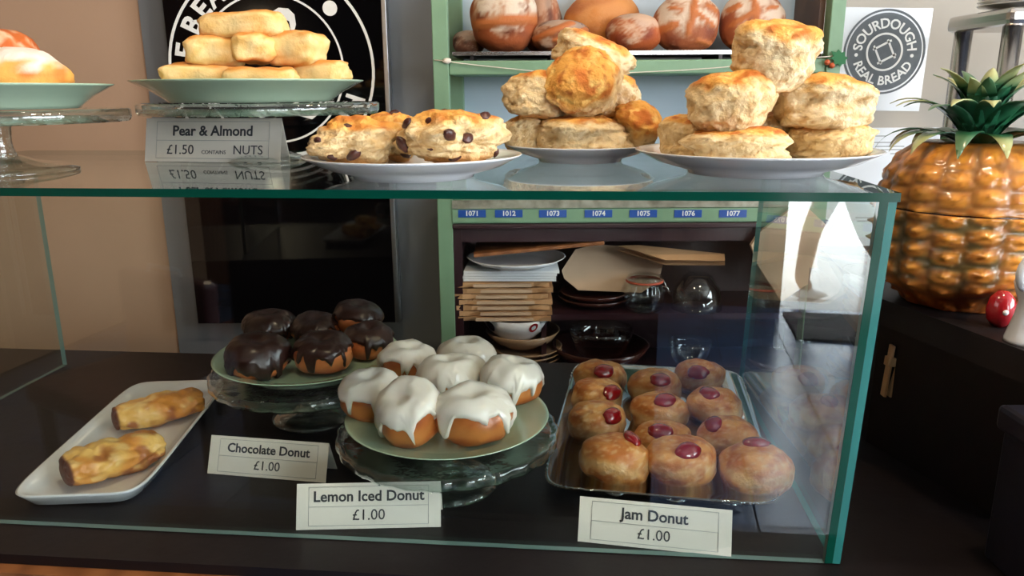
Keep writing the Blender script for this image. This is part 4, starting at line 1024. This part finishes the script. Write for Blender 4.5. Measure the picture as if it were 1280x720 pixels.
# ---------------------------------------------------------------- behind the photographer: seen in the panes
def chair(x, y, rz, label):
    t = thing('dining_chair', label, 'chair', (x, y, FL+.002), (0, 0, rz), 'dining chairs')
    ob('seat', box(-.26, -.22, .32, .26, .22, .40, .02), MT['leather'], t)
    ob('backrest', box(-.26, .18, .40, .26, .25, .74, .02), MT['leather'], t)
    ob('top_handle', tube([(-.1, .215, .74), (-.09, .215, .765), (.09, .215, .765), (.1, .215, .74)], .009, 8), MT['alu'], t)
    for sx in (-1, 1):
        for sy in (-1, 1): ob('leg', box(sx*.19-.018, sy*.19-.018, 0, sx*.19+.018, sy*.19+.018, .32), MT['dark_wood'], t)
chair(-1.75, -.8, 3.5, 'dark leather dining chair nearest the left wall behind the viewer')
chair(-1.5, -1.5, 3.5, 'dark leather dining chair further back behind the viewer')
# dark screen added in place of the photographer to darken the pane reflections
pt = thing('reflection_blocker', 'tall dark screen added behind the viewer to darken reflections', 'reflection blocker', (0, 0, FL+.002))
ob('panel', box(-1.25, -.78, 0, .10, -.74, 2.2), MT['dark_wood'], pt)
ob('post', box(.10, -.79, 0, .16, -.73, 2.25), MT['dark_wood'], pt)
# passer-by outside the door (skin-modifier body, one continuous mesh)
def person():
    ps = thing('person', 'person in brown trousers and navy jumper walking past the open door', 'person', (1.36, -3.92, FL-.03), (0, 0, 0))
    V = [(0, 0, .93), (0, 0, 1.10), (0, .01, 1.28), (0, .01, 1.42), (0, .0, 1.50), (0, -.01, 1.60), (0, -.015, 1.70),
         (-.02, -.09, .88), (-.16, -.10, .50), (-.20, -.1, .12), (-.13, -.1, .06),
         (.02, .09, .88), (.16, .10, .50), (.36, .1, .20), (.43, .1, .13),
         (0, -.17, 1.40), (.08, -.22, 1.14), (.2, -.2, .93), (.23, -.2, .87),
         (0, .17, 1.40), (-.10, .22, 1.14), (-.05, .22, .92), (-.04, .22, .86)]
    Ed = [(0, 1), (1, 2), (2, 3), (3, 4), (4, 5), (5, 6), (0, 7), (7, 8), (8, 9), (9, 10), (0, 11), (11, 12), (12, 13), (13, 14), (3, 15), (15, 16), (16, 17), (17, 18), (3, 19), (19, 20), (20, 21), (21, 22)]
    Rr = [.15, .14, .16, .13, .055, .085, .09, .10, .07, .055, .05, .10, .07, .055, .05, .065, .05, .04, .035, .065, .05, .04, .035]
    for k, (sy, base) in enumerate(((-1, 18), (1, 22))):
        bx, by, bz = V[base]
        for j, (o, ln) in enumerate(((-.03, .07), (-.01, .08), (.01, .075), (.03, .06))):
            i0 = len(V); V.append((bx+o, by, bz-.045)); V.append((bx+o+.012, by-sy*.01, bz-.045-ln)); Ed += [(base, i0), (i0, i0+1)]; Rr += [.010, .008]
        i0 = len(V); V.append((bx+.045, by-sy*.02, bz-.02)); V.append((bx+.055, by-sy*.03, bz-.065)); Ed += [(base, i0), (i0, i0+1)]; Rr += [.011, .009]
    me = bpy.data.meshes.new('body'); me.from_pydata(V, Ed, []); me.update()
    o = bpy.data.objects.new('body', me); COL.objects.link(o)
    sk = o.modifiers.new('skin', 'SKIN'); sk.use_smooth_shade = True
    for i, r in enumerate(Rr): me.skin_vertices[0].data[i].radius = (r, r)
    me.skin_vertices[0].data[0].use_root = True
    sb = o.modifiers.new('sub', 'SUBSURF'); sb.levels = 1; sb.render_levels = 1
    dg = bpy.context.evaluated_depsgraph_get(); dg.update()
    m2 = bpy.data.meshes.new_from_object(o.evaluated_get(dg)); bpy.data.objects.remove(o)
    m2.materials.clear()
    for n in ('skin', 'trouser', 'jumper'): m2.materials.append(MT[n])
    for p in m2.polygons:
        c = p.center; p.use_smooth = True
        arm = abs(c.y) > .155 and c.z > .75
        if c.z > 1.47: p.material_index = 0
        elif arm: p.material_index = 2 if c.z > .94 else 0
        elif c.z > .98: p.material_index = 2
        else: p.material_index = 1
    bo = ob('body', m2, MT['skin'], ps)
    def shoe(x, y, z, rot):
        me = blob(lambda P, T: Vector((.13*math.cos(P)*math.cos(T)*(1 if math.cos(T) > 0 else .85), .048*math.cos(P)*math.sin(T), .05*math.sin(P)*(1-.35*max(0, math.cos(T)*math.cos(P))) if P > 0 else .03*math.sin(P))), lambda P, T, q: (230, 230, 230), 28, 16)
        ob('shoe', me, MT['shoe'], ps, loc=(x, y, z), rot=rot)
    shoe(-.14, -.1, .033, (0, 0, 0)); shoe(.44, .1, .12, (0, .7, 0))
    hm = blob(lambda P, T: Vector((.105*math.cos(P)*math.cos(T)-.015, .10*math.cos(P)*math.sin(T), .115*math.sin(P))) if True else None, lambda P, T, q: (62, 42, 30), 28, 16, ph0=-.25)
    ob('hair', hm, MT['hair'], ps, loc=(-.012, -.012, 1.70))
    for sy in (-1, 1): ob('eye', blob(lambda P, T: Vector((.009*math.cos(P)*math.cos(T), .009*math.cos(P)*math.sin(T), .009*math.sin(P))), lambda P, T, q: (20, 20, 20), 12, 8), MT['black_print'], ps, loc=(.078, sy*.032-.012, 1.655))
    ob('nose', blob(lambda P, T: Vector((.02*math.cos(P)*math.cos(T), .012*math.cos(P)*math.sin(T), .02*math.sin(P))), lambda P, T, q: (20, 20, 20), 12, 8), MT['skin'], ps, loc=(.09, -.012, 1.625))
person()
# pendant lamps: two over the counter, one added over the chairs
def pendant(x, y, z, label, power):
    t = thing('pendant_lamp', label, 'lamp', (x, y, z), group='pendant lamps')
    ob('shade', lathe([(.025, .16), (.03, .15), (.12, .02), (.14, 0), (.136, 0), (.116, .02), (.026, .145)], 36, cap=False), MT['dark_steel'], t)
    ob('cord', tube([(0, 0, .15), (0, 0, CE-z)], .004, 6), MT['black_print'], t)
    bm_ = bpy.data.materials.get('lamp_glow')
    if not bm_:
        bm_ = bpy.data.materials.new('lamp_glow'); bm_.use_nodes = True; b_ = bm_.node_tree.nodes['Principled BSDF']
        b_.inputs['Emission Color'].default_value = (1, .72, .42, 1); b_.inputs['Emission Strength'].default_value = 30
    ob('bulb', lathe([(0, 0), (.02, .006), (.03, .03), (.02, .055), (.012, .07)], 20), bm_, t, loc=(0, 0, .02))
    l = bpy.data.lights.new('bulb_light', 'POINT'); l.energy = power; l.color = (1, .78, .52); l.shadow_soft_size = .05
    lo = bpy.data.objects.new('bulb_light', l); COL.objects.link(lo); lo.parent = t; lo.location = (0, 0, -.06)
pendant(-.25, .75, 1.35, 'dark metal pendant lamp over the left half of the counter', 14)
pendant(.55, .7, 1.35, 'dark metal pendant lamp over the right half of the counter', 14)
pendant(-1.75, -1.9, 1.0, 'added dark metal pendant lamp brightening the chairs behind the viewer', 45)  # unseen lamp, added to brighten what the sign board mirrors
